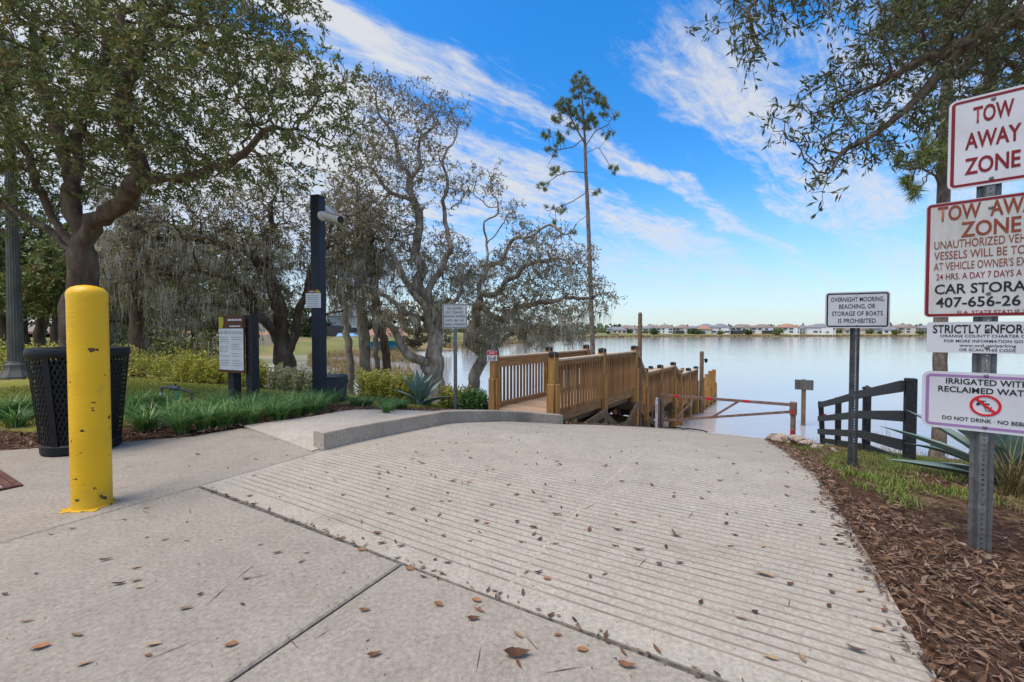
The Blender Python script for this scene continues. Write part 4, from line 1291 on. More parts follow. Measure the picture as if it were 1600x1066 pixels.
# ------------------------------------------------------------------ riprap
def rock_mesh(seed):
    rr = random.Random(seed)
    bm = bmesh.new()
    bmesh.ops.create_icosphere(bm, subdivisions=2, radius=1)
    ax_ = [Vector((rr.gauss(0, 1), rr.gauss(0, 1), rr.gauss(0, 1))).normalized() for _ in range(9)]
    cut = [rr.uniform(.55, .9) for _ in range(9)]
    for v in bm.verts:
        for a_, c_ in zip(ax_, cut):
            d_ = v.co.dot(a_)
            if d_ > c_: v.co -= a_ * (d_ - c_)
        v.co.z *= .62; v.co.x *= 1.15
    me = bpy.data.meshes.new('rock'); bm.to_mesh(me); bm.free()
    me.materials.append(M['stone'])
    return me
rocks = [rock_mesh(i) for i in range(6)]
for i in range(96):
    u_ = random.uniform(7.6, 12.6)
    v_ = .56 + abs(random.gauss(0, .28)) + (.12 if u_ < 9 else .0)
    x_, y_ = xy(u_, v_)
    sz = random.choice((.045, .06, .075, .10))
    o = link('rock', rocks[i % 6], None, (x_, y_, g(x_, y_) + sz * .3 + max(0, random.uniform(.05, .14) - abs(v_ - .8) * .35)))
    o.scale = (sz,) * 3; o.rotation_euler = (random.uniform(-.4, .4), random.uniform(-.4, .4), random.uniform(0, 6))
    tag(o, 'pale broken riprap stone heaped beside the lower ramp edge', 'rock', 'riprap stones beside the ramp')

# ------------------------------------------------------------------ vectorised leaves
def norm(a): return a / np.maximum(np.linalg.norm(a, axis=1, keepdims=True), 1e-9)
def leaf_VF(pos, d, nrm_, ln, wd, fold=.12):
    n = len(pos)
    d = norm(d); s = norm(np.cross(d, nrm_)); nn_ = np.cross(s, d)
    ln = ln[:, None]; wd = wd[:, None]
    V = np.stack([pos, pos + d * ln * .48 + s * wd * .5 + nn_ * wd * fold, pos + d * ln, pos + d * ln * .48 - s * wd * .5 + nn_ * wd * fold], 1)
    b = np.arange(n)[:, None] * 4
    F = np.concatenate([b + np.array([[0, 1, 2]]), b + np.array([[0, 2, 3]])], 0)
    return V.reshape(-1, 3), F
def leaf_obj(name, pos, d, nrm_, ln, wd, m, parent=None, off=(0, 0, 0), fold=.12):
    V, F = leaf_VF(pos - np.array(off), d, nrm_, ln, wd, fold)
    o = link(name, np_mesh(name, V, F, m), parent)
    o['kind'] = 'stuff'
    return o
def blade_VF(base, dirv, h, w, lean, seg=3, curl=1.0):
    """tapered arching blades: base Nx3, dirv Nx2 lean direction"""
    n = len(base)
    t = np.linspace(0, 1, seg + 1)
    side = np.stack([-dirv[:, 1], dirv[:, 0], np.zeros(n)], 1)
    rows = []
    for tt in t:
        up = h * (tt - .35 * curl * lean * tt ** 2)
        out = h * lean * tt ** 1.7
        c = base + np.stack([dirv[:, 0] * out, dirv[:, 1] * out, up], 1)
        ww = w * (1 - tt ** 1.6) * .5 if tt < 1 else w * 0
        rows.append(c - side * ww[:, None])
        if tt < 1: rows.append(c + side * ww[:, None])
    V = np.stack(rows, 1)
    k = V.shape[1]
    b = np.arange(n)[:, None] * k
    F = []
    for i in range(seg - 1):
        F.append(b + np.array([[2 * i, 2 * i + 1, 2 * i + 3]])); F.append(b + np.array([[2 * i, 2 * i + 3, 2 * i + 2]]))
    F.append(b + np.array([[2 * seg - 2, 2 * seg - 1, 2 * seg]]))
    return V.reshape(-1, 3), np.concatenate(F, 0)
def grass_field(name, label, pts, h, m, w=.006, seg=3, kind='stuff'):
    n = len(pts)
    a = RNG.uniform(0, 2 * pi, n)
    hh = h * RNG.uniform(.5, 1.3, n)
    V, F = blade_VF(pts, np.stack([np.cos(a), np.sin(a)], 1), hh, np.full(n, w) * RNG.uniform(.7, 1.3, n), RNG.uniform(.2, .9, n), seg)
    return tag(link(name, np_mesh(name, V, F, m)), label, kind=kind)
def scatter(n, x0, x1, y0, y1, test):
    x = RNG.uniform(x0, x1, n); y = RNG.uniform(y0, y1, n)
    k = test(x, y)
    x, y = x[k], y[k]
    return np.stack([x, y, G(x, y)], 1)
def vnoise(x, y, s, seed=0):
    return (np.sin(x * s + 1.3 + seed) * np.sin(y * s * 1.1 + .7 + seed * 2) + np.sin(x * s * 2.3 + y * s * 1.7 + seed) * .6 + np.sin(x * s * 4.1 - y * s * 3.7) * .35) / 1.4

# lawn on the left
def lawn_ok(x, y):
    u, v = uv(x, y)
    return (v < -5.6) & (y > 4.2 + np.clip(-x - 3, 0, 20) * -.02) & (y < 10.4) & (u < 9) & (vnoise(x, y, .9) > -.42 + np.clip((5.2 - y), 0, 1) * .5)
grass_field('lawn_grass', 'short yellow-green lawn grass behind the strap leaf border', scatter(150000, -15, -1.0, 4.2, 10.4, lawn_ok), .055, M['grass'], .011, 2)
def bank_ok(x, y):
    u, v = uv(x, y)
    m_ = vnoise(x, y, 1.9, 2) - .25
    return (v > VR + .14 + np.clip(3.6 - u, 0, 3) * .9) & (u < 14.3) & (u > 2.4) & (m_ + np.clip((u - 3.2) / 3.5, -.5, .7) > .10)
grass_field('bank_grass', 'patchy yellowing grass on the right bank', scatter(120000, 1.5, 13, 2.5, 13, bank_ok), .042, M['drygrass'], .007, 2)
def tuft_ok(x, y):
    u, v = uv(x, y)
    m_ = vnoise(x, y, 2.6, 5)
    return (v > VR + .18 + np.clip(3.6 - u, 0, 3) * .9) & (u < 9.5) & (u > 2.5) & (m_ > .16)
grass_field('bank_tufts', 'fresh green grass tufts on the right bank', scatter(60000, 1.5, 8, 2.5, 9, tuft_ok), .07, M['bank_green'], .007, 3)
grass_field('dock_grass', 'thin grass under the boardwalk', scatter(9000, .2, 3.2, 7.6, 11.5, lambda x, y: (uv(x, y)[1] < vl(uv(x, y)[0]) - .25) & (vnoise(x, y, 2, 1) > -.1)), .10, M['grass'], .01, 2)
def edge_reed(x, y):
    u, v = uv(x, y)
    return (u > 13.2) & (u < 14.9) & (v > 1.2) & (vnoise(x, y, 2.2, 3) > .0)
p_ = scatter(9000, 5, 14, 7, 15, edge_reed)
grass_field('shore_weeds', 'tan weeds along the waterline of the right bank', p_, .22, M['reed'], .010, 3)
p_ = scatter(1500, 9.5, 17, 11, 17.5, lambda x, y: (uv(x, y)[0] > 15.5) & (uv(x, y)[0] < 17.5) & (vnoise(x, y, 1.5, 3) > .55))
p_[:, 2] = WATER_Z - .02
grass_field('water_reeds', 'thin brown reeds standing in the lake beyond the black fence', p_, .42, M['reed'], .010, 3)
# marsh in the inlet
xm = RNG.uniform(-26, -5, 16000); ym = RNG.uniform(24, 62, 16000)
t_ = xm / ym
k = (t_ > -.50) & (t_ < -.235) & ((vnoise(xm, ym, .35, 4) > .05) | (ym > 50)) & (t_ < -.16 - (60 - ym) * .0035 + .02)
pm = np.stack([xm[k], ym[k], np.full(k.sum(), WATER_Z)], 1)
grass_field('marsh_reeds', 'brown marsh reeds filling the shallow inlet', pm, .75, M['reed'], .06, 2)
pm = np.stack([RNG.uniform(-6, 1.5, 900), RNG.uniform(17, 25, 900), np.full(900, WATER_Z)], 1)
pm = pm[vnoise(pm[:, 0], pm[:, 1], 1.2, 6) > .5]
grass_field('lake_stubble', 'sparse dark reed stubble in the water left of the boardwalk', pm, .22, M['reed'], .012, 2)
# reeds on the far bank
ii = RNG.integers(0, 89, 9000); ff = RNG.random(9000)[:, None]
pp = SH[ii] * (1 - ff) + SH[ii + 1] * ff + nrm[ii] * RNG.uniform(-1, 5, 9000)[:, None]
pf = np.c_[pp, np.full(9000, WATER_Z + .1)]
pf = pf[pf[:, 1] > 75]
grass_field('far_reeds', 'tan reeds fringing the far bank', pf, 1.1, M['reed'], .8, 2)

# ------------------------------------------------------------------ mulch chips
def chips(name, label, pts, lmin, lmax, m, lift=.018):
    n = len(pts)
    pts = pts + np.stack([np.zeros(n), np.zeros(n), RNG.uniform(.0, lift, n)], 1)
    a = RNG.uniform(0, 2 * pi, n)
    tilt = RNG.normal(0, .28, n)
    d = np.stack([np.cos(a) * np.cos(tilt), np.sin(a) * np.cos(tilt), np.sin(tilt)], 1)
    nn_ = norm(np.stack([RNG.normal(0, .38, n), RNG.normal(0, .38, n), np.ones(n)], 1))
    ln = RNG.uniform(lmin, lmax, n) * RNG.choice([.6, 1, 1.25], n)
    asp = RNG.choice([.05, .12, .22, .34], n, p=[.25, .3, .3, .15]); ln = np.where(asp < .06, ln * 1.7, ln)
    V, F = leaf_VF(pts, d, nn_, ln, ln * asp, fold=.22)
    return tag(link(name, np_mesh(name, V, F, m)), label, kind='stuff')
def mulchR(x, y):
    u, v = uv(x, y)
    edge = VR + .15 + .95 * np.clip(3.40 - u, 0, 9) + .12 * vnoise(x, y, 2.6, 1)
    return (v > VR - .035 + .03 * vnoise(x, y, 6)) & (v < np.maximum(edge, VR + .12)) & (u < 11.5) & (u > 1.1)
chips('mulch_chips', 'brown leaf and bark mulch along the right edge of the ramp', scatter(150000, .6, 6.5, .2, 6.0, mulchR), .015, .050, M['chip'])
chips('mulch_litter', 'thin leaf litter beside the lower ramp', scatter(60000, 1.8, 8, 3.0, 11, mulchR), .02, .06, M['chip'])
def litterR(x, y):
    u, v = uv(x, y)
    return (v > VR + .3) & (u < 12) & (vnoise(x, y, 1.7, 8) > -.5)
chips('bank_litter', 'dead leaves strewn over the right bank', scatter(42000, 1.2, 7.5, 1.0, 9, litterR), .02, .06, M['chip'], .03)
_we = np.array([(-14, .15), (-10, 1.65), (-6, 2.80), (-4.28, 3.36), (-3.46, 3.66), (-3.05, 3.84), (-2.72, 4.25), (-2.42, 4.8), (-2.27, 5.45), (-1.95, 6.1), (-1.5, 6.8), (-1.05, 7.45), (-.45, 8.1)])
def mulchL(x, y):
    ye = np.interp(x, _we[:, 0], _we[:, 1])
    return (y > ye + .02) & (y < ye + .95 + .25 * vnoise(x, y, 2)) & (y < 8.2)
chips('border_mulch', 'brown mulch under the strap leaf border', scatter(60000, -8, -.5, 2.5, 8.5, mulchL), .03, .075, M['chip'])
def mulchD(x, y):
    u, v = uv(x, y)
    return (v < vl(u) + .06) & (v > vl(u) - .7) & (u > 6.2) & (u < 12.6)
chips('dock_mulch', 'brown mulch strip between boardwalk and ramp', scatter(16000, .6, 5, 6.4, 12, mulchD), .03, .07, M['chip'])
# ------------------------------------------------------------------ trees
def resamp3(pts, step):
    p = np.array([tuple(q) for q in pts], float)
    d = np.r_[0, np.cumsum(np.linalg.norm(np.diff(p, axis=0), axis=1))]
    n = max(2, int(round(d[-1] / step)) + 1)
    t = np.linspace(0, d[-1], n)
    return np.stack([np.interp(t, d, p[:, i]) for i in range(3)], 1)
def grow(limbs, attract, step, dk, iters, rng, jit=.35, maxn=5200, wob=.10, sinu=.0):
    pos, par = [], []
    info = []
    for li, limb in enumerate(limbs):
        q = resamp3(limb, step)
        if sinu and len(q) > 4:
            nz_ = rng.normal(0, 1, (len(q) + 12, 3))
            kk_ = np.hanning(9); kk_ /= np.sqrt((kk_ ** 2).sum())
            nz_ = np.stack([np.convolve(nz_[:, c], kk_, 'same')[6:-6] for c in range(3)], 1)
            env = np.minimum(np.arange(len(q)) / (16.0 if li == 0 else 5.0), 1)[:, None] * np.minimum((len(q) - 1 - np.arange(len(q))) / 3.0 + .5, 1)[:, None]
            q = q + nz_ * env * sinu
        if li == 0:
            prev = -1
        else:
            dd = np.linalg.norm(np.array(pos) - q[0], axis=1)
            prev = int(dd.argmin())
            if dd[prev] > step * 1.6:
                ex = resamp3([pos[prev], q[0]], step)[1:-1]
                for e in ex: pos.append(e); par.append(prev); info.append((li, 0.0)); prev = len(pos) - 1
            q = q[1:] if dd[prev if prev < len(dd) else int(dd.argmin())] < step * .8 else q
        for j, e in enumerate(q):
            e = e + (rng.normal(0, step * wob, 3) if (li or j) else 0)
            pos.append(e); par.append(prev); info.append((li, j / max(len(q) - 1, 1))); prev = len(pos) - 1
    pos = [np.array(p) for p in pos]
    A = attract.copy()
    Pn = np.array(pos)
    D = np.linalg.norm(A[:, None] - Pn[None], axis=2)
    ni = D.argmin(1); nd = D.min(1)
    nchild = {}
    for it in range(iters):
        alive = nd > dk
        A, ni, nd = A[alive], ni[alive], nd[alive]
        if not len(A) or len(pos) > maxn: break
        dirs = norm(A - np.array(pos)[ni])
        acc = np.zeros((len(pos), 3)); cnt = np.zeros(len(pos))
        np.add.at(acc, ni, dirs); np.add.at(cnt, ni, 1)
        act = np.nonzero(cnt)[0]
        new = []
        for a in act:
            if nchild.get(a, 0) > 3: continue
            v = acc[a] / cnt[a] + rng.normal(0, jit, 3)
            v = v / max(np.linalg.norm(v), 1e-6)
            new.append(pos[a] + v * step); par.append(int(a)); nchild[a] = nchild.get(a, 0) + 1
        if not new: break
        b = len(pos)
        pos += new
        nw = np.array(new)
        D = np.linalg.norm(A[:, None] - nw[None], axis=2)
        m_ = D.min(1); k = m_ < nd
        ni[k] = b + D.argmin(1)[k]; nd[k] = m_[k]
    return np.array(pos), np.array(par), info
def radii(pos, par, R, r0):
    n = len(pos)
    ch = np.zeros(n, int)
    for i in range(n):
        if par[i] >= 0: ch[par[i]] += 1
    tips = (ch == 0).astype(float)
    for i in range(n - 1, 0, -1):
        if par[i] >= 0: tips[par[i]] += tips[i]
    e = math.log(max(tips[0], 2)) / math.log(R / r0)
    return r0 * tips ** (1 / e), tips, ch
def branch_mesh(name, pos, par, rad, ch, m, thr, off, nside=(9, 6, 4, 3), lo=None, flare=1.0, sel=None):
    """tubes along the chains whose nodes have radius >= thr (and < lo)"""
    n = len(pos)
    kids = [[] for _ in range(n)]
    for i in range(n):
        if par[i] >= 0: kids[par[i]].append(i)
    mb_v, mb_f = [], []
    starts = [(0, -1)]
    seen = 0
    while starts:
        s, p = starts.pop()
        chain = [p] if p >= 0 else []
        cur = s
        while True:
            chain.append(cur)
            ks = sorted(kids[cur], key=lambda k: -rad[k])
            if not ks: break
            for k in ks[1:]: starts.append((k, cur))
            cur = ks[0]
        rs = np.array([rad[c] for c in chain])
        if p >= 0: rs[0] = min(rs[0], rs[1] * 1.25)
        pts = pos[chain]
        if lo is not None:
            keep = rs < lo
            i0 = int(keep.argmax()) if keep.any() else len(rs)
            i0 = max(0, i0 - 1)
            pts, rs = pts[i0:], rs[i0:]
        keep = rs >= thr
        m_ = int(keep.sum()) if not keep.all() else len(rs)
        if lo is None and m_ < len(rs): m_ += 1
        pts, rs = pts[:m_], rs[:m_]
        if len(pts) < 2: continue
        k = nside[0] if rs[0] > .12 else nside[1] if rs[0] > .04 else nside[2] if rs[0] > .012 else nside[3]
        b = MB().tube([p_ - off for p_ in pts], list(rs), k, caps=False)
        base = len(mb_v)
        mb_v += b.v
        mb_f += [tuple(i + base for i in f) for f in b.f]
    me = bpy.data.meshes.new(name)
    me.from_pydata([tuple(v) for v in mb_v], [], mb_f)
    me.materials.append(m)
    me.polygons.foreach_set('use_smooth', np.ones(len(me.polygons), dtype=bool))
    me.update()
    return me
def blob_points(blobs, n, rng, shell=.0):
    """blobs: (centre, radius, weight)"""
    w = np.array([b[2] * b[1] ** 2 for b in blobs]); w /= w.sum()
    k = rng.choice(len(blobs), n, p=w)
    c = np.array([tuple(b[0]) for b in blobs])[k]; r = np.array([b[1] for b in blobs])[k]
    d = norm(rng.normal(0, 1, (n, 3)))
    rad_ = rng.random(n) ** (1 / 2.4)
    return c + d * (rad_ * r)[:, None] * np.array([1, 1, .85])
def make_tree(name, label, limbs, blobs, R, n_attr, step, dk, leaves, leaf_m, bark, seed, r0=.006, moss=None, group=None, jit=.35, iters=70, cat='tree', leaf_clump=.5, twig=None, rl=.02, trunk_thr=.045, maxn=5200, droop=0.0, needle=None, ns=(10, 7, 4, 3), wob=.10, taper=0.0, sinu=.0, minr=None):
    rng = np.random.default_rng(seed)
    base = np.array(tuple(limbs[0][0]))
    root = thing(name, label, cat, tuple(base), 0, group)
    A = blob_points(blobs, n_attr, rng)
    pos, par, info = grow(limbs, A, step, dk, iters, rng, jit, maxn, wob, sinu)
    rad, tips, ch = radii(pos, par, R, r0)
    for i_, (li_, f_) in enumerate(info):
        if minr and li_ in minr:
            rad[i_] = max(rad[i_], minr[li_][0] + (minr[li_][1] - minr[li_][0]) * f_)
    # root flare
    low = (pos[:, 2] - base[2]) / max(R * 3, .1)
    rad = rad * (1 + .32 * np.exp(-np.clip(low, 0, 9) * 2.6) * (rad > R * .6))
    if taper: rad = np.maximum(rad * (1 - taper * np.clip((pos[:, 2] - base[2]) / (pos[:, 2].max() - base[2]), 0, 1)), r0)
    link('trunk', branch_mesh('trunk', pos, par, rad, ch, bark, trunk_thr, base, ns), root)
    br = link('branches', branch_mesh('branches', pos, par, rad, ch, bark, 0, base, ns, lo=trunk_thr), root)
    thin = np.nonzero((rad < rl) & (par >= 0))[0]
    wts = 1.0 / np.maximum(tips[thin], 1); wts /= wts.sum()
    n, ln, asp = leaves
    if n and needle is None:
        # sprays: short twigs carrying leaves
        per = 7
        nt_ = n // per
        c = rng.choice(thin, nt_, p=wts)
        f_ = rng.random(nt_)[:, None]
        p0 = pos[c] * f_ + pos[par[c]] * (1 - f_)
        segd = norm(pos[c] - pos[par[c]])
        td = norm(segd * .7 + rng.normal(0, .75, (nt_, 3)) + np.array([0, 0, -droop]))
        tl = leaf_clump * rng.uniform(.4, 1.1, nt_)
        q = (np.arange(per)[None, :] + rng.random((nt_, per))) / per
        lp_ = p0[:, None] + td[:, None] * (q * tl[:, None])[..., None]
        ld = td[:, None] * .55 + rng.normal(0, .62, (nt_, per, 3)) + np.array([0, 0, -droop * .5])
        lnrm = rng.normal(0, .8, (nt_, per, 3)) + np.array([0, 0, .8])
        L_ = ln * rng.uniform(.6, 1.25, nt_ * per)
        leaf_obj('crown', lp_.reshape(-1, 3), ld.reshape(-1, 3), lnrm.reshape(-1, 3), L_, L_ * asp, leaf_m, root, base)
        if twig:
            e = p0 + td * tl[:, None]
            leaf_obj('twigs', p0, e - p0, rng.normal(0, 1, (nt_, 3)), tl, np.full(nt_, twig), bark, root, base, 0)
    if needle:
        tipn = np.nonzero((ch == 0))[0]
        cnt, nl, wd = needle
        P0, DD = [], []
        for t in tipn:
            dd = pos[t] - pos[par[t]]; dd = dd / np.linalg.norm(dd)
            v = norm(rng.normal(0, .62, (cnt, 3)) + dd + np.array([0, 0, .15]))
            P0.append(np.repeat(pos[t][None], cnt, 0) - dd * rng.random((cnt, 1)) * nl * .7); DD.append(v)
        P0 = np.concatenate(P0); DD = np.concatenate(DD)
        L_ = nl * rng.uniform(.6, 1.1, len(P0))
        leaf_obj('crown', P0, DD, rng.normal(0, 1, P0.shape), L_, np.full(len(P0), wd), leaf_m, root, base, 0)
    if moss:
        nm, lm, wm_, zmax, clump = moss
        cand = np.nonzero((rad < .09) & (par >= 0) & (pos[:, 2] < zmax))[0]
        if len(cand):
            nc = nm // clump
            c = rng.choice(cand, nc)
            f_ = rng.random(nc)[:, None]
            p0 = pos[c] * f_ + pos[par[c]] * (1 - f_)
            cl = lm * np.clip(rng.lognormal(-.5, .6, nc), .2, 1.6)
            p0 = np.repeat(p0, clump, 0) + rng.normal(0, 1, (nc * clump, 3)) * np.array([.09, .09, .03])
            N_ = len(p0)
            L_ = np.repeat(cl, clump) * rng.uniform(.35, 1.1, N_)
            seg = 4
            a = rng.uniform(0, 2 * pi, N_)
            side = np.stack([np.cos(a), np.sin(a), np.zeros(N_)], 1)
            rows_ = []
            wob = np.zeros((N_, 3))
            for k in range(seg + 1):
                tt = k / seg
                wob = wob + rng.normal(0, .035, (N_, 3)) * (k > 0) * L_[:, None]
                cc = p0 + wob * np.array([1, 1, .3]) - np.array([0, 0, 1]) * (L_ * tt)[:, None]
                ww = wm_ * (1 - tt) ** .7 * rng.uniform(.5, 1.3, N_)
                if k < seg:
                    rows_ += [cc - side * ww[:, None], cc + side * ww[:, None]]
                else: rows_.append(cc)
            V = np.stack(rows_, 1); kk = V.shape[1]
            b = np.arange(N_)[:, None] * kk
            F = []
            for k in range(seg - 1):
                F += [b + np.array([[2 * k, 2 * k + 1, 2 * k + 3]]), b + np.array([[2 * k, 2 * k + 3, 2 * k + 2]])]
            F.append(b + np.array([[2 * seg - 2, 2 * seg - 1, 2 * seg]]))
            Fm = np.concatenate(F)
            # tangled puffs sitting on the twigs
            nt2 = nm // 2
            c2 = rng.choice(np.nonzero((rad < .05) & (par >= 0) & (pos[:, 2] < zmax + 2.5))[0], nt2)
            p2 = pos[c2] + rng.normal(0, .07, (nt2, 3))
            V2, F2 = leaf_VF(p2, rng.normal(0, 1, (nt2, 3)) + np.array([0, 0, -.6]), rng.normal(0, 1, (nt2, 3)), lm * .32 * rng.uniform(.4, 1.3, nt2), np.full(nt2, wm_ * 1.7), .3)
            Vm = np.concatenate([V.reshape(-1, 3), V2]); Fm = np.concatenate([Fm, F2 + len(V.reshape(-1, 3))])
            o = link('moss', np_mesh('moss', Vm - base, Fm, M['moss']), root)
            o['kind'] = 'stuff'
    return root
def B(px, py, Y, r, w=1.0): return (P(px, py, Y), r, w)
def PL(*a): return [P(*q) for q in a]
def gnd(px, Y, sink=.15):
    x = (px - 800) / FPX * Y
    return Vector((x, Y, g(x, Y) - sink))

# near oak on the left
make_tree('oak_tree', 'big dark oak with spreading limbs right behind the litter bin and bollard',
    [[gnd(118, 6.0)] + PL((119, 520, 6), (121, 450, 6), (124, 400, 6), (131, 365, 6), (116, 300, 6), (118, 220, 6.1), (131, 157, 6.1), (161, 90, 6.1), (180, 40, 6.2)),
     PL((126, 390, 6), (150, 345, 5.9), (178, 322, 5.8), (221, 290, 5.6), (280, 277, 5.5), (337, 270, 5.4), (370, 245, 5.3), (405, 215, 5.25)),
     PL((124, 392, 6), (98, 362, 6), (75, 335, 6), (52, 281, 5.9), (34, 225, 5.9), (15, 180, 5.8), (-20, 120, 5.7)),
     PL((122, 400, 6), (75, 360, 6.1), (38, 335, 6.2), (0, 317, 6.3), (-60, 280, 6.4)),
     PL((221, 290, 5.6), (215, 255, 5.6), (195, 180, 5.6), (203, 140, 5.5), (210, 112, 5.5), (225, 60, 5.4), (240, 20, 5.3)),
     PL((210, 112, 5.5), (200, 60, 5.5), (190, 20, 5.5)),
     PL((116, 300, 6), (90, 210, 6.4), (60, 120, 6.6), (50, 40, 6.7))],
    [B(60, 60, 6.2, 1.9), B(200, 60, 5.9, 1.8), B(320, 60, 5.5, 1.5), B(400, 130, 5.2, 1.0), B(480, 150, 5.1, .75), B(530, 140, 5.1, .45), B(300, 190, 5.5, 1.2), B(415, 235, 5.2, .75),
     B(500, 215, 5.2, .5), B(40, 200, 6.1, 1.5), B(160, 200, 6, 1.3), B(245, 245, 5.6, .6), B(-10, 300, 6.6, .8), B(545, 235, 5.2, .32), B(450, 60, 5.2, .4), B(370, 30, 5.4, .9), B(340, 285, 5.3, .45), B(380, 225, 4.9, .6), B(300, 255, 5.1, .5), B(440, 185, 4.9, .5), B(250, 290, 5.3, .35), B(420, 275, 5.2, .45), B(270, 300, 5.6, .4), B(480, 255, 5.2, .4), B(560, 200, 5.2, .3), B(180, 280, 6, .5), B(60, 270, 6, .6),
     B(-150, 20, 6, 2.2), B(150, -120, 6, 2.2), B(380, -120, 5.5, 1.5), B(30, 130, 5, 1.2), B(220, 140, 4.9, 1.0)],
    .175, 6000, .135, .155, (94000, .076, .33), M['leaf_oak'], M['bark'], 11, r0=.0035, jit=.42, iters=110, leaf_clump=.17, twig=.006, rl=.011, trunk_thr=.03, maxn=11000, sinu=.03)
# right overhanging oak
make_tree('oak_tree', 'oak whose leafy branches hang over the tow-away signs from the upper right',
    [[gnd(1860, 5.4)] + PL((1850, 500, 5.4), (1835, 300, 5.4), (1800, 120, 5.3), (1740, 20, 5.2), (1660, 10, 5), (1600, 22, 4.8), (1500, 75, 4.6), (1430, 100, 4.5), (1385, 125, 4.4), (1330, 150, 4.4)),
     PL((1740, 20, 5.2), (1650, -120, 5), (1500, -160, 4.8), (1350, -120, 4.5), (1230, -60, 4.3), (1180, 0, 4.2)),
     PL((1800, 120, 5.3), (1700, 180, 5.2), (1600, 130, 5.1), (1570, 90, 5)),
     PL((1500, 75, 4.6), (1420, 170, 4.5), (1360, 215, 4.4), (1310, 240, 4.35), (1285, 300, 4.3))],
    [B(1540, 45, 4.8, .8), B(1460, 55, 4.6, .65), B(1400, 95, 4.5, .5), B(1340, 130, 4.4, .42, 1.5), B(1270, 165, 4.4, .30, 2), B(1225, 185, 4.35, .22, 2.5), B(1300, 215, 4.35, .35, 2), B(1390, 190, 4.45, .42), B(1460, 190, 4.6, .5),
     B(1345, 250, 4.35, .26, 2), B(1285, 285, 4.3, .16, 3), B(1275, 315, 4.3, .10, 3), B(1175, 65, 4.2, .22, 2.5), B(1165, 100, 4.2, .13, 3), B(1130, 15, 4.2, .24, 2), B(1210, 15, 4.25, .22, 2), B(1550, 130, 4.9, .6), B(1600, 60, 5, .9),
     B(1250, -60, 4.3, .7), B(1450, -80, 4.6, 1.0), B(1700, -30, 5.2, 1.2), B(1385, 30, 4.5, .5), B(1210, 205, 4.35, .12)],
    .2, 3000, .10, .11, (17500, .088, .27), M['leaf_right'], M['bark'], 23, r0=.0028, jit=.38, iters=110, leaf_clump=.24, twig=.005, rl=.010, trunk_thr=.03, droop=.25)
# large mossy oak
make_tree('oak_tree', 'large open-crowned mossy oak leaning over the water behind the fishing sign',
    [[gnd(683, 14)] + PL((684, 590, 14), (680, 555, 14), (675, 520, 14), (668, 490, 14), (658, 460, 14), (662, 420, 14), (652, 375, 14), (656, 325, 14), (640, 280, 14), (620, 228, 14), (600, 190, 14), (590, 160, 14)),
     PL((680, 540, 14), (684, 500, 13.9), (676, 450, 13.9), (686, 405, 13.8), (693, 378, 13.7), (690, 325, 13.6), (702, 269, 13.5), (710, 224, 13.5), (712, 180, 13.5)),
     PL((675, 525, 14), (662, 490, 13.9), (646, 450, 13.8), (624, 400, 13.5), (606, 370, 13.3), (594, 355, 13.2), (575, 345, 13), (556, 333, 13), (530, 345, 12.8)),
     PL((684, 585, 14), (655, 572, 13.7), (630, 545, 13.3), (610, 515, 13), (598, 495, 12.8), (575, 480, 12.5)),
     PL((678, 510, 14), (705, 470, 14.2), (722, 440, 14.4), (750, 425, 14.6), (770, 430, 14.8)),
     PL((672, 505, 14), (640, 495, 13.6), (600, 470, 13.2), (570, 460, 13), (540, 450, 12.8)),
     PL((643, 280, 14), (660, 230, 14.1), (672, 180, 14.2)), PL((654, 325, 14), (625, 310, 14), (590, 270, 14), (565, 250, 14))],
    [B(600, 165, 14, 1.1), B(660, 165, 14, 1.0), B(705, 185, 13.7, .7), B(565, 225, 14, 1.0), B(640, 250, 14, 1.3), B(710, 290, 13.6, .8), B(600, 330, 13.6, 1.4), B(690, 400, 14, 1.2), B(550, 350, 13, 1.1), B(640, 420, 13.8, 1.2),
     B(740, 430, 14.5, .9), B(560, 450, 13, 1.1), B(590, 250, 13, .9), B(610, 490, 13, .8), B(700, 470, 14, .9), B(520, 400, 13, 1.0), B(540, 290, 13.5, .8)],
    .29, 5600, .17, .19, (21000, .10, .42), M['leaf_moss_oak'], M['bark_grey'], 5, r0=.008, jit=.6, iters=110, maxn=8000, twig=.012, taper=.45, sinu=.12, minr={1: (.18, .03), 2: (.16, .03), 3: (.22, .06), 4: (.11, .03), 0: (.36, .03)}, moss=(3600, .6, .008, 3.6, 7), leaf_clump=.36, rl=.022, trunk_thr=.06)
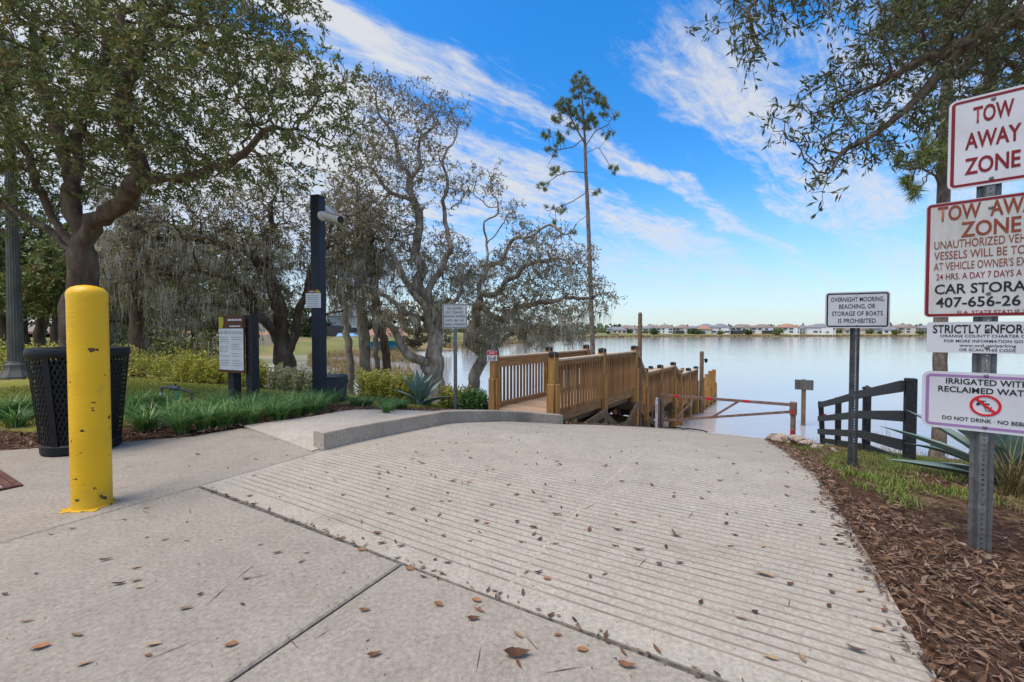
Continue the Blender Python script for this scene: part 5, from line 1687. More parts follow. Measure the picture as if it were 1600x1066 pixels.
make_tree('oak_tree', 'second mossy oak with a bare grey top just left of the boardwalk entrance',
    [[gnd(735, 17)] + PL((740, 560, 17), (744, 520, 17), (746, 475, 17), (755, 434, 17), (759, 381, 17), (763, 325, 17), (770, 280, 17), (789, 250, 17)),
     PL((755, 440, 17), (763, 425, 16.9), (796, 381, 16.6), (830, 372, 16.2), (875, 359, 15.8), (900, 350, 15.6)),
     PL((750, 460, 17), (780, 450, 16.8), (820, 420, 16.4), (860, 400, 16), (890, 410, 15.7)),
     PL((746, 475, 17), (790, 490, 16.5), (840, 470, 16), (890, 460, 15.5), (930, 470, 15.2), (950, 460, 15)),
     PL((742, 530, 17), (770, 535, 16.5), (810, 520, 16), (850, 510, 15.6), (880, 520, 15.4)),
     PL((763, 325, 17), (745, 300, 17), (733, 265, 17)), PL((759, 381, 17), (790, 350, 17), (805, 320, 17)),
     PL((744, 500, 17), (715, 500, 17), (700, 520, 17))],
    [B(850, 420, 16.2, 1.3), B(900, 440, 15.7, .9), B(820, 470, 16.3, 1.3), B(935, 445, 15.2, .5), B(775, 480, 16.6, 1.1), B(880, 490, 15.6, .9), B(870, 365, 15.9, .5), B(770, 290, 17, .7, .5), B(745, 270, 17, .4, .4), B(800, 330, 17, .6, .5),
     B(840, 520, 15.8, .8), B(720, 440, 17, .8), B(800, 410, 16.6, 1.0), B(930, 480, 15.2, .6), B(840, 390, 16.2, .9), B(910, 400, 15.6, .6), B(955, 470, 15, .4), B(900, 520, 15.4, .6), B(820, 360, 16.4, .6), B(760, 530, 16.5, .8)],
    .26, 5600, .17, .18, (19000, .105, .42), M['leaf_moss_oak'], M['bark_grey'], 9, r0=.009, jit=.6, iters=110, maxn=8000, twig=.012, taper=.35, sinu=.14, minr={1: (.15, .03), 2: (.14, .03), 3: (.15, .03)}, moss=(4200, .7, .009, 1.8, 8), leaf_clump=.36, rl=.024, trunk_thr=.06)
# mossy oak behind the rules board
make_tree('oak_tree', 'forked oak hung with long grey moss behind the rules board',
    [[gnd(446, 12)] + PL((446, 590, 12), (444, 560, 12), (440, 545, 12), (438, 520, 12), (436, 480, 12), (432, 440, 12), (425, 400, 12), (418, 360, 12), (424, 320, 12.2)),
     PL((440, 555, 12), (428, 525, 11.9), (410, 500, 11.7), (395, 470, 11.5), (360, 445, 11.2), (320, 425, 11), (270, 420, 10.8), (230, 430, 10.6)),
     PL((446, 560, 12), (458, 530, 12.1), (466, 500, 12.2), (480, 460, 12.4), (500, 420, 12.6), (515, 370, 12.8), (520, 330, 13)),
     PL((462, 520, 12.1), (485, 505, 12.3), (510, 490, 12.5), (540, 480, 12.7)),
     PL((432, 440, 12), (390, 400, 11.7), (350, 385, 11.4), (300, 375, 11.2), (250, 380, 11)),
     PL((395, 470, 11.5), (350, 480, 11.2), (310, 475, 11), (260, 490, 10.8))],
    [B(300, 390, 11.2, 1.5), B(380, 370, 11.7, 1.6), B(450, 370, 12.2, 1.4), B(230, 410, 10.8, 1.2), B(330, 330, 11.4, 1.2), B(430, 310, 12.3, 1.1), B(520, 380, 12.8, 1.2), B(250, 350, 11, 1.0), B(360, 440, 11.3, 1.0), B(280, 470, 10.9, .9), B(520, 460, 12.6, .8), B(430, 460, 12, .8), B(190, 440, 10.8, .8)],
    .30, 5200, .16, .18, (20000, .09, .42), M['leaf_moss_oak'], M['bark_dark'], 15, r0=.0065, jit=.6, iters=110, maxn=8000, twig=.010, taper=.3, sinu=.10, moss=(8000, .5, .006, 3.4, 8), leaf_clump=.34, rl=.02, trunk_thr=.05)
make_tree('oak_tree', 'shadowy dense oak low behind the left hedge',
    [[gnd(322, 17)] + PL((322, 580, 17), (318, 550, 17), (310, 510, 17), (290, 470, 17), (270, 420, 17)),
     PL((316, 535, 17), (340, 500, 16.8), (370, 470, 16.6), (400, 440, 16.5)),
     PL((312, 515, 17), (280, 510, 16.6), (240, 500, 16.3), (200, 505, 16)),
     PL((318, 545, 17), (300, 545, 16), (260, 550, 15.5), (220, 545, 15.2))],
    [B(260, 460, 17, 1.8), B(330, 460, 17, 1.8), B(200, 470, 16.5, 1.6), B(290, 540, 16, 1.1), B(240, 540, 15.8, 1.1), B(400, 470, 16.6, 1.5), B(350, 530, 16.3, 1.0), B(170, 520, 16, 1.1), B(300, 400, 17, 1.8), B(200, 400, 17, 1.5), B(400, 400, 17, 1.6)],
    .36, 2600, .25, .29, (26000, .15, .45), M['leaf_oak'], M['bark_dark'], 19, r0=.010, jit=.5, iters=60, moss=(7000, 1.0, .012, 3, 8), leaf_clump=.5, rl=.035, trunk_thr=.06)
# slender trunks between the pole and the big oak
for i, (px, Y, top, lean, r, lab) in enumerate((
        (548, 15.0, 430, -14, .13, 'slim pale mossy tree just right of the navy pole'),
        (572, 14.5, 420, -10, .19, 'thicker straight mossy tree between the navy pole and the big oak'),
        (590, 15.5, 450, -6, .10, 'thin dark tree behind the thicker mossy trunk'),
        (606, 15.0, 440, -22, .15, 'leaning reddish trunk nearest the big oak'))):
    make_tree('slender_tree', lab,
        [[gnd(px, Y)] + PL((px - lean * -.1, 560, Y), (px + lean * .4, 520, Y), (px + lean * .8, 480, Y), (px + lean * 1.0, top, Y), (px + lean * 1.2, top - 60, Y), (px + lean * 1.6, top - 120, Y))],
        [B(px + lean, top - 40, Y, .9), B(px + lean * 1.5, top - 110, Y, .8), B(px + lean - 20, top, Y, .6), B(px + 25, top - 70, Y, .7)],
        r, 230, .26, .34, (1700, .12, .42), M['leaf_moss_oak'], M['bark_grey'] if i != 3 else M['bark'], 40 + i, r0=.010, jit=.5, iters=50, moss=(1100, .6, .010, 4.2, 7), leaf_clump=.36, rl=.03, trunk_thr=.05)
make_tree('slender_tree', 'straight reddish trunk left of the rules board behind the hedge',
    [[gnd(215, 11)] + PL((214, 560, 11), (213, 500, 11), (212, 430, 11), (208, 370, 11), (205, 300, 11))],
    [B(205, 330, 11, .9), B(190, 390, 11, .7), B(230, 380, 11, .7), B(205, 260, 11, .8)],
    .15, 260, .24, .32, (2600, .095, .42), M['leaf_moss_oak'], M['bark'], 50, r0=.008, jit=.5, iters=50, moss=(2300, .7, .011, 5, 7), leaf_clump=.34, rl=.025, trunk_thr=.05)
# left background trees
for i, (px, Y, r, lab, bl) in enumerate((
        (36, 15, .20, 'straight dark trunk left of the background group beside the lamp post', [(40, 420, 1.3), (20, 380, 1.4), (70, 360, 1.3)]),
        (62, 17, .17, 'slim bent trunk between the lamp post and the bollard', [(75, 440, 1.2), (55, 400, 1.3), (95, 400, 1.2)]),
        (84, 14, .13, 'low branching small tree close left of the bollard', [(90, 450, 1.0), (60, 460, .9), (100, 420, 1.0)]),
        (175, 20, .18, 'green bushy tree behind the bollard and near oak', [(165, 430, 1.7), (190, 470, 1.5), (150, 470, 1.4)]),
        (6, 18, .2, 'leafy tree at the far left edge behind the lamp post', [(0, 440, 1.6), (10, 480, 1.3), (-20, 400, 1.8)]),
        (-60, 14, .25, 'broad tree just beyond the left frame edge', [(-60, 380, 2.0), (-90, 300, 2.0), (-40, 440, 1.4)]))):
    make_tree('background_tree', lab,
        [[gnd(px, Y)] + PL((px, 540, Y), (px + (i % 3 - 1) * 5, 500, Y), (px + (i % 2) * 8, 450, Y), (px - 3, 390, Y))],
        [B(a, b, Y, rr) for a, b, rr in bl], r, 380, .34, .42, (5200, .17, .42), M['leaf_green'] if i in (1, 3, 4) else M['leaf_oak'], M['bark_dark'], 60 + i, r0=.010, jit=.5, iters=45, leaf_clump=.5, rl=.035, trunk_thr=.05)
for i in range(9):
    px = -40 + i * 34 + random.uniform(-8, 8); Y = random.uniform(26, 40)
    make_tree('background_tree', 'hazy green tree in the wood beyond the lawn', [[gnd(px, Y)] + PL((px, 500, Y), (px + 3, 470, Y), (px, 440, Y))],
        [B(px, 450, Y, 2.6), B(px + 15, 420, Y, 2.4), B(px - 18, 470, Y, 2.0)], .25, 160, .7, .9, (4200, .34, .45), M['leaf_green'] if i % 2 else M['leaf_oak'], M['bark_dark'], 80 + i, r0=.02, jit=.4, iters=30, leaf_clump=.9, rl=.09, trunk_thr=.08,
        group='trees in the wood beyond the lawn')
# pines
make_tree('pine_tree', 'tall thin pine with a high sparse crown behind the boardwalk',
    [[gnd(927, 20)] + PL((926, 545, 20), (924, 480, 20), (921, 400, 20), (918, 320, 20), (915, 260, 20), (914, 220, 20), (911, 170, 20), (907, 125, 20)),
     PL((914, 225, 20), (900, 200, 19.8), (885, 170, 19.6), (868, 160, 19.5)), PL((914, 230, 20), (930, 205, 19.8), (950, 195, 19.7), (962, 175, 19.6)), PL((916, 270, 20), (890, 268, 19.8), (870, 275, 19.7), (850, 290, 19.6)),
     PL((915, 240, 20), (935, 230, 20), (948, 250, 20), (958, 270, 20)), PL((914, 215, 20), (895, 230, 20), (870, 235, 20), (855, 260, 20)), PL((917, 300, 20), (895, 315, 20), (870, 325, 20), (855, 330, 20)),
     PL((920, 335, 20), (905, 345, 20), (890, 365, 20))],
    [B(906, 125, 20, .4, 2), B(905, 140, 20, .55), B(925, 150, 20, .5), B(880, 165, 19.7, .5), B(868, 185, 19.6, .3), B(900, 185, 20, .6), B(945, 180, 19.8, .35), B(960, 178, 19.7, .28), B(950, 210, 19.8, .3), B(862, 235, 19.8, .35), B(880, 215, 19.8, .4), B(850, 290, 19.7, .3), B(870, 270, 19.8, .35), B(958, 265, 19.8, .25), B(855, 325, 19.8, .3), B(880, 330, 19.9, .3), B(895, 362, 20, .22), B(868, 345, 19.9, .25), B(935, 300, 20, .2), B(940, 160, 19.8, .4), B(855, 210, 19.7, .3), B(922, 190, 20, .5)],
    .14, 900, .15, .17, (1, 1, 1), M['needle'], M['bark_pine'], 31, r0=.012, jit=.3, iters=50, needle=(80, .25, .015), wob=.02, taper=.5, trunk_thr=.05)
make_tree('pine_tree', 'rough-barked pine trunk left of the tow-away post with a green needle tuft up high',
    [[gnd(1466, 9.0)] + PL((1467, 690, 9), (1469, 560, 9), (1471, 420, 9), (1474, 300, 9), (1478, 180, 9), (1482, 60, 9), (1484, -80, 9)),
     PL((1474, 300, 9), (1462, 275, 8.9), (1440, 262, 8.8), (1420, 265, 8.8)), PL((1476, 250, 9), (1460, 235, 8.9), (1440, 235, 8.8)), PL((1480, 120, 9), (1510, 100, 9), (1530, 60, 9))],
    [B(1425, 255, 8.8, .42), B(1450, 240, 8.8, .42), B(1415, 285, 8.8, .3), B(1440, 300, 8.8, .25), B(1470, 245, 9, .35), B(1530, 60, 9, .8), B(1440, 30, 9, .8), B(1490, -60, 9, 1.3), B(1540, 150, 9, .5)],
    .125, 700, .14, .16, (1, 1, 1), M['needle'], M['bark_pine'], 33, r0=.012, jit=.3, iters=45, needle=(95, .26, .012), wob=.03, taper=.25, trunk_thr=.05)
make_tree('pine_tree', 'second rough pine trunk directly behind the tow-away post',
    [[gnd(1527, 9.6)] + PL((1528, 690, 9.6), (1530, 560, 9.6), (1534, 420, 9.6), (1540, 280, 9.6), (1548, 120, 9.6), (1556, -60, 9.6))],
    [B(1560, -60, 9.6, 1.3), B(1600, 40, 9.6, .8), B(1560, 60, 9.6, .7)],
    .115, 160, .2, .24, (1, 1, 1), M['needle'], M['bark_pine'], 35, r0=.014, jit=.3, iters=45, needle=(44, .24, .011), wob=.03, trunk_thr=.05)
# trees on the far side of the inlet
for i, (px, Y, blobs_, m_, lab) in enumerate((
        (655, 66, [(640, 500, 3.2), (665, 505, 3.0), (650, 525, 2.4), (690, 520, 2.2)], 'leaf_moss_oak', 'rounded grey-green tree by the inlet boathouse'),
        (688, 95, [(688, 482, 2.2), (690, 495, 1.4)], 'leaf_green', 'small far pine above the fishing sign'),
        (745, 110, [(740, 512, 4), (765, 515, 3.4)], 'leaf_green', 'low green trees on the inlet shore left of the boardwalk'),
        (820, 120, [(815, 515, 3.6), (850, 518, 3.0)], 'leaf_moss_oak', 'scrubby tree behind the boardwalk entrance across the inlet'),
        (480, 70, [(470, 500, 3.2), (490, 510, 3.0)], 'leaf_green', 'bushy tree left of the grey lake house'),
        (590, 92, [(595, 500, 3.0), (585, 512, 2.4)], 'leaf_green', 'leafy tree just right of the grey lake house'))):
    x_ = (px - 800) / FPX * Y
    make_tree('shore_tree', lab, [[Vector((x_, Y, -1.2))] + PL((px, 530, Y), (px, 510, Y), (px, 495, Y))], [B(a, b, Y, r) for a, b, r in blobs_], .3, 200, .8, 1.0, (3800, .55, .5), M[m_], M['bark_dark'], 100 + i, r0=.03, jit=.4, iters=35, leaf_clump=1.1, rl=.12, trunk_thr=.1)

# ------------------------------------------------------------------ hedges
def hedge(label, path, w, h, n, m, seed, lsz=.06):
    rng = np.random.default_rng(seed)
    p = resample(path, 60)
    base = Vector((*p[0], g(*p[0])))
    root = thing('hedge', label, 'hedge', base)
    k = rng.integers(0, 59, n); f_ = rng.random(n)[:, None]
    c = p[k] * (1 - f_) + p[k + 1] * f_
    tt = (k + f_[:, 0])
    bump = .75 + .25 * np.sin(tt * .9 + seed) * np.sin(tt * .37 + 1) + .1 * np.sin(tt * 2.1)
    a = rng.uniform(0, pi, n); rr = rng.random(n) ** .3
    off = np.cos(a) * rr * w * .5 * bump
    zz = np.abs(np.sin(a)) ** .7 * rr * h * bump + rng.random(n) * .06
    t_ = np.gradient(p, axis=0); t_ /= np.linalg.norm(t_, axis=1)[:, None]
    nn_ = np.stack([-t_[:, 1], t_[:, 0]], 1)[k]
    q = c + nn_ * off[:, None]
    pos = np.c_[q, G(q[:, 0], q[:, 1]) + zz]
    d = np.c_[nn_ * off[:, None] * 2, np.full(n, .35)] + rng.normal(0, .5, (n, 3))
    L_ = lsz * rng.uniform(.7, 1.4, n)
    leaf_obj('foliage', pos, d, rng.normal(0, .6, (n, 3)) + np.array([0, -.3, .7]), L_, L_ * .45, m, root, tuple(base))
    mb = MB()
    for i in range(46):
        q = p[rng.integers(0, 60)] + rng.normal(0, .08, 2)
        z = g(*q)
        mb.tube([(q[0] - base.x, q[1] - base.y, z - base.z - .05), (q[0] - base.x + rng.normal(0, .06), q[1] - base.y + rng.normal(0, .06), z - base.z + h * .55)], [.012, .006], 5)
    mb.obj('stems', M['bark_dark'], root)
hedge('long yellow-green variegated hedge along the back of the left lawn', [(-16, 10.7), (-12, 10.6), (-9.5, 10.4), (-7.6, 10.1)], 1.1, .85, 15000, M['hedge'], 3)
hedge('low yellow hedge run between the litter bin and the rules board', [(-7.9, 9.9), (-7.0, 9.7), (-6.3, 9.6), (-5.7, 9.5)], .9, .72, 11000, M['hedge'], 4)
hedge('low hedge with white leaves between the rules board and the navy pole', [(-5.5, 9.5), (-4.9, 9.4), (-4.3, 9.3), (-3.9, 9.2)], .8, .62, 8500, M['hedge_white'], 5)
hedge('yellow-green hedge run between the plain bin and the agave', [(-3.4, 9.2), (-2.9, 9.15), (-2.4, 9.1), (-2.05, 9.1)], .85, .72, 8500, M['hedge'], 6)
hedge('small yellow shrub row right of the agave by the boardwalk', [(-1.6, 9.3), (-1.1, 9.2), (-.75, 9.1)], .6, .5, 4500, M['hedge'], 7)
hedge('dark green low shrub against the first boardwalk post', [(-1.05, 8.75), (-.75, 8.65), (-.55, 8.6)], .55, .48, 4500, M['liriope'], 8, .05)

# ------------------------------------------------------------------ strap-leaf clumps
def clump_mesh(seed, n=140, h=.50, w=.012):
    rng = np.random.default_rng(seed)
    a = rng.uniform(0, 2 * pi, n)
    r = rng.uniform(0, .09, n)
    base = np.stack([np.cos(a) * r, np.sin(a) * r, np.zeros(n)], 1)
    a2 = a + rng.normal(0, .4, n)
    V, F = blade_VF(base, np.stack([np.cos(a2), np.sin(a2)], 1), h * rng.uniform(.55, 1.15, n), np.full(n, w), rng.uniform(.45, 1.05, n), 7, 1.7)
    return np_mesh('blades', V, F, M['liriope'])
cm = [clump_mesh(i) for i in range(5)]
CL = [(208, 655), (232, 672), (262, 660), (285, 678), (300, 655), (322, 672), (345, 655), (352, 668), (378, 650), (392, 662), (415, 645), (428, 655), (452, 640), (462, 650), (486, 634), (500, 642), (522, 630), (222, 640), (255, 640), (395, 640), (340, 640),
      (552, 632), (574, 636), (598, 634), (622, 640), (604, 646), (640, 632), (668, 636), (690, 632), (724, 632), (738, 638), (752, 630), (764, 636), (716, 640), (12, 655), (38, 650), (58, 655), (25, 668), (-15, 660), (540, 626)]
CL += [(px + random.uniform(-16, 16), py + random.uniform(-9, 7)) for px, py in CL[:24]] + [(px + random.uniform(-10, 10), py + random.uniform(-4, 3)) for px, py in CL[24:37]]
for i, (px, py) in enumerate(CL):
    # walk outwards along the sight line until the ground is met
    Y = 3.0
    while Y < 12:
        q = P(px, py, Y)
        if q.z <= g(q.x, q.y): break
        Y += .02
    back = px > 530
    where = ('left of the litter bin' if px < 100 else 'just right of the litter bin' if px < 240 else 'in front of the irrigation pipe' if px < 325 else 'at the feet of the notice board' if px < 410 else 'between the notice board and the navy pole' if px < 480 else 'at the foot of the navy pole' if px < 531 else 'behind the walk left of the agave' if px < 635 else 'around the fishing sign pole' if px < 735 else 'beside the first boardwalk post')
    r_ = thing('strap_leaf_clump', 'arching dark green strap-leaf clump ' + where, 'plant', (q.x, q.y, g(q.x, q.y)), random.uniform(0, 6),
        'strap-leaf clumps ' + where)
    o = link('blades', cm[i % 5], r_)
    s_ = random.uniform(.8, 1.1) * (.6 if back else .82)
    o.scale = (s_, s_, s_ * .95)

# ------------------------------------------------------------------ agaves
def agave_leaf(L_, W_, rise, droop, fold=.25):
    n = 9; vs = []; fs = []
    for i in range(n):
        t = i / (n - 1)
        w = W_ * (sin(min(t * 1.15 + .25, 1) * pi * .5) if t < .45 else 1.0) * max(1e-3, 1 - max(0, t - .35) ** 1.4 / .65 ** 1.4)
        x = L_ * t * cos(rise - droop * t * .5); z = L_ * t * sin(rise - droop * t * .5)
        th = .022 * (1 - t) + .003
        vs += [(x, -w / 2, z + w * fold), (x, 0, z), (x, w / 2, z + w * fold), (x + th * .3, 0, z - th)]
    for i in range(n - 1):
        a = i * 4
        fs += [(a, a + 4, a + 5, a + 1), (a + 1, a + 5, a + 6, a + 2), (a, a + 3, a + 7, a + 4), (a + 3, a + 2, a + 6, a + 7)]
    return MB().add(vs, fs).mesh('leaf', M['agave'], True)
def agave(label, loc, L_, W_, n, seed, rise0=.15):
    rr = random.Random(seed)
    root = thing('agave', label, 'plant', loc, 0)
    meshes = [agave_leaf(L_, W_, 0, d_) for d_ in (.05, .25, .5, -.15)]
    for i in range(n):
        f_ = i / (n - 1)
        o = link('leaf', meshes[rr.randrange(4)], root, (0, 0, .05 + .12 * f_))
        s_ = (1.0 - .12 * f_) * rr.uniform(.85, 1.1)
        o.scale = (s_,) * 3
        o.rotation_euler = (rr.uniform(-.12, .12), -(rise0 + (1.35 - rise0) * f_ ** .8), i * 2.39996 + rr.uniform(-.2, .2))
    MB().lathe([(.06, -.05), (.11, .05), (.08, .2), (.02, .28)], 14).obj('core', M['agave'], root, True)
agave('blue-green agave with stiff upright leaves under the large oak', (-1.97, 8.75, g(-1.97, 8.75)), .80, .17, 20, 3, .3)
agave('large spiky blue-green agave on the bank behind the tow-away post', (4.55, 3.72, g(4.55, 3.72)), 1.0, .21, 32, 8, .02)
def spray(label, loc, n, h, seed):
    rng = np.random.default_rng(seed)
    a = rng.uniform(0, 2 * pi, n)
    V, F = blade_VF(np.zeros((n, 3)) + rng.normal(0, .03, (n, 3)) * np.array([1, 1, 0]), np.stack([np.cos(a), np.sin(a)], 1), h * rng.uniform(.6, 1.1, n), np.full(n, .007), rng.uniform(.4, 1.2, n), 7, 1.0)
    tag(link('grass_tuft', np_mesh('grass_tuft', V, F, M['drygrass']), None, loc), label, 'plant')
spray('wispy pale grass tuft in front of the large agave', (3.95, 3.2, g(3.95, 3.2)), 90, .75, 4)

# ------------------------------------------------------------------ fallen leaves
def leaf_shape(seed, m, L_=.07, W_=.027, curl=.5):
    rr = random.Random(seed)
    n = 10; vs = []; fs = []
    for i in range(n):
        t = i / (n - 1)
        w = W_ * max(.03, sin(pi * min(1, t * 1.01) ** .9) ** .8) * (1 + .07 * rr.uniform(-1, 1))
        x = (t - .5) * L_
        bend = curl * L_ * (t - .5) ** 2 * 1.5
        tw = rr.uniform(-.08, .08) + .25 * sin(t * 3 + seed)
        for s_ in (-1, -.5, 0, .5, 1):
            vs.append((x, s_ * w / 2, bend + abs(s_) * w * .5 * (.35 + curl * .5) + tw * s_ * w * .5 + .0035))
    for i in range(n - 1):
        for j in range(4):
            a = i * 5 + j
            fs.append((a, a + 5, a + 6, a + 1))
    st = len(vs)
    vs += [(-.5 * L_, -.0008, vs[2][2]), (-.5 * L_, .0008, vs[2][2]), (-.68 * L_, .0, vs[2][2] + .002)]
    fs.append((st, st + 1, st + 2))
    return MB().add(vs, fs).mesh('fallen_leaf', m, True)
LM = [leaf_shape(1, M['dead_leaf'], .055, .02, .45), leaf_shape(2, M['dead_leaf'], .052, .014, .5), leaf_shape(3, M['dead_dark'], .048, .015, .45), leaf_shape(4, M['dead_tan'], .052, .019, .25), leaf_shape(5, M['dead_orange'], .046, .024, .15), leaf_shape(6, M['dead_dark'], .034, .018, .7), leaf_shape(7, M['dead_leaf'], .060, .011, .2)]
def ground_hit(px, py):
    Y = .6
    while Y < 16:
        q = P(px, py, Y)
        u_, v_ = uv(q.x, q.y)
        if q.z <= (float(zu(u_)) if u_ > 1.3 else 0.0): return q.x, q.y, (float(zu(u_)) if u_ > 1.3 else 0.0), u_, v_
        Y += .008 + Y * .002
    return None
def drop(px, py, kind, ang, s=1.0, label=None, group=None):
    h = ground_hit(px, py)
    if h is None: return
    x, y, z, u_, v_ = h
    if u_ > 13 : return
    sur = 'smooth apron concrete' if u_ < 1.3 and v_ > -3.05 else ('concrete by the bollard' if v_ < vl(max(u_, 1.1)) else ('upper grooved ramp' if u_ < 4.2 else 'lower ramp'))
    knd = ('curled brown', 'rolled brown', 'dark curled', 'flat tan', 'orange', 'small dark crumpled', 'narrow brown')[kind]
    o = link('fallen_leaf', LM[kind], None, (x, y, z + .001))
    o.rotation_euler = (random.uniform(-.1, .1), random.uniform(-.1, .1), ang)
    o.scale = (s * (1 if label else .84),) * 3
    tag(o, label or f'{knd} dead leaf lying on the {sur}', 'leaf', group or (None if label else f'{knd} dead leaves on the {sur}'))
def whole_leaves(name, label, pts, shapes, seed, m, smin=.6, smax=1.2, tilt=.35):
    rng = np.random.default_rng(seed)
    Vs, Fs, base = [], [], 0
    sh = []
    for me in shapes:
        co = np.empty(len(me.vertices) * 3, np.float32); me.vertices.foreach_get('co', co)
        sh.append((co.reshape(-1, 3), np.array([p.vertices[:] for p in me.polygons if len(p.vertices) == 4])))
    for p in pts:
        V, F = sh[rng.integers(len(sh))]
        R3 = Matrix.Rotation(rng.uniform(0, 6.28), 3, 'Z') @ Matrix.Rotation(rng.normal(0, tilt), 3, 'X') @ Matrix.Rotation(rng.normal(0, tilt), 3, 'Y')
        Vs.append((V * rng.uniform(smin, smax)) @ np.array(R3).T + p); Fs.append(F + base); base += len(V)
    return tag(link(name, np_mesh(name, np.concatenate(Vs), np.concatenate(Fs), m)), label, kind='stuff')
pl_ = scatter(9000, .6, 5.5, .2, 6.5, mulchR); pl_[:, 2] += RNG.uniform(.008, .03, len(pl_))
whole_leaves('leaf_litter', 'whole dead oak leaves lying over the right mulch', pl_, LM, 3, M['chip'], .5, .95, .4)
pl_ = scatter(9000, -8, -.5, 2.5, 8.5, mulchL); pl_[:, 2] += RNG.uniform(.008, .03, len(pl_))
whole_leaves('border_litter', 'whole dead oak leaves in the strap-leaf border', pl_[:1600], LM, 4, M['chip'], .7, 1.2, .4)
# leaves and crumbs caught in the joint at the head of the ramp and along the ramp edge
jv = RNG.uniform(-3.0, .5, 90); ju = 1.297 + RNG.normal(0, .012, 90)
jx, jy = xy(ju, jv)
whole_leaves('joint_litter', 'crumbled leaf bits caught in the joint at the ramp head', np.stack([jx, jy, np.full(90, .003)], 1), LM, 5, M['chip'], .25, .7, .2)
eu = RNG.uniform(1.4, 9, 420); ev = VR - np.abs(RNG.normal(0, .05, 420))
ex, ey = xy(eu, ev)
whole_leaves('edge_litter', 'mulch crumbs spilling onto the right edge of the ramp', np.stack([ex, ey, zu(eu) + .004], 1), LM, 6, M['chip'], .25, .75, .15)
# pine needles, hair-thin twigs and crumbs on the bare concrete
def bare(x, y):
    u, v = uv(x, y)
    return (v > -5.2) & (v < VR) & (u > -1) & (u < 7) & ~((u > 2.1) & (v < vl(np.maximum(u, 1.1)) + .05))
def on_slab(p):
    u, v = uv(p[:, 0], p[:, 1])
    p[:, 2] = np.where(u > 1.3, zu(u), 0) + .0025
    return p
pn_ = on_slab(scatter(900, -4.5, 2.5, .6, 6, bare))[:130]
aa = RNG.uniform(0, 2 * pi, len(pn_))
leaf_obj('needle_litter', pn_, np.stack([np.cos(aa), np.sin(aa), np.zeros(len(pn_))], 1), np.tile([[0.02, .02, 1.]], (len(pn_), 1)), RNG.uniform(.05, .15, len(pn_)), np.full(len(pn_), .0032), M['dead_leaf'])
tag(bpy.data.objects['needle_litter'], 'fine fallen needles and twig hairs on the concrete')
pn_ = on_slab(scatter(9000, -4.5, 2.5, .6, 6, bare))[:1500]
nn2 = len(pn_)
leaf_obj('crumbs', pn_, RNG.normal(0, 1, (nn2, 3)) * np.array([1, 1, .15]), np.tile([[0.02, .02, 1.]], (nn2, 1)), RNG.uniform(.003, .012, nn2), RNG.uniform(.002, .006, nn2), M['chip'])
tag(bpy.data.objects['crumbs'], 'small dark crumbs of litter on the concrete')
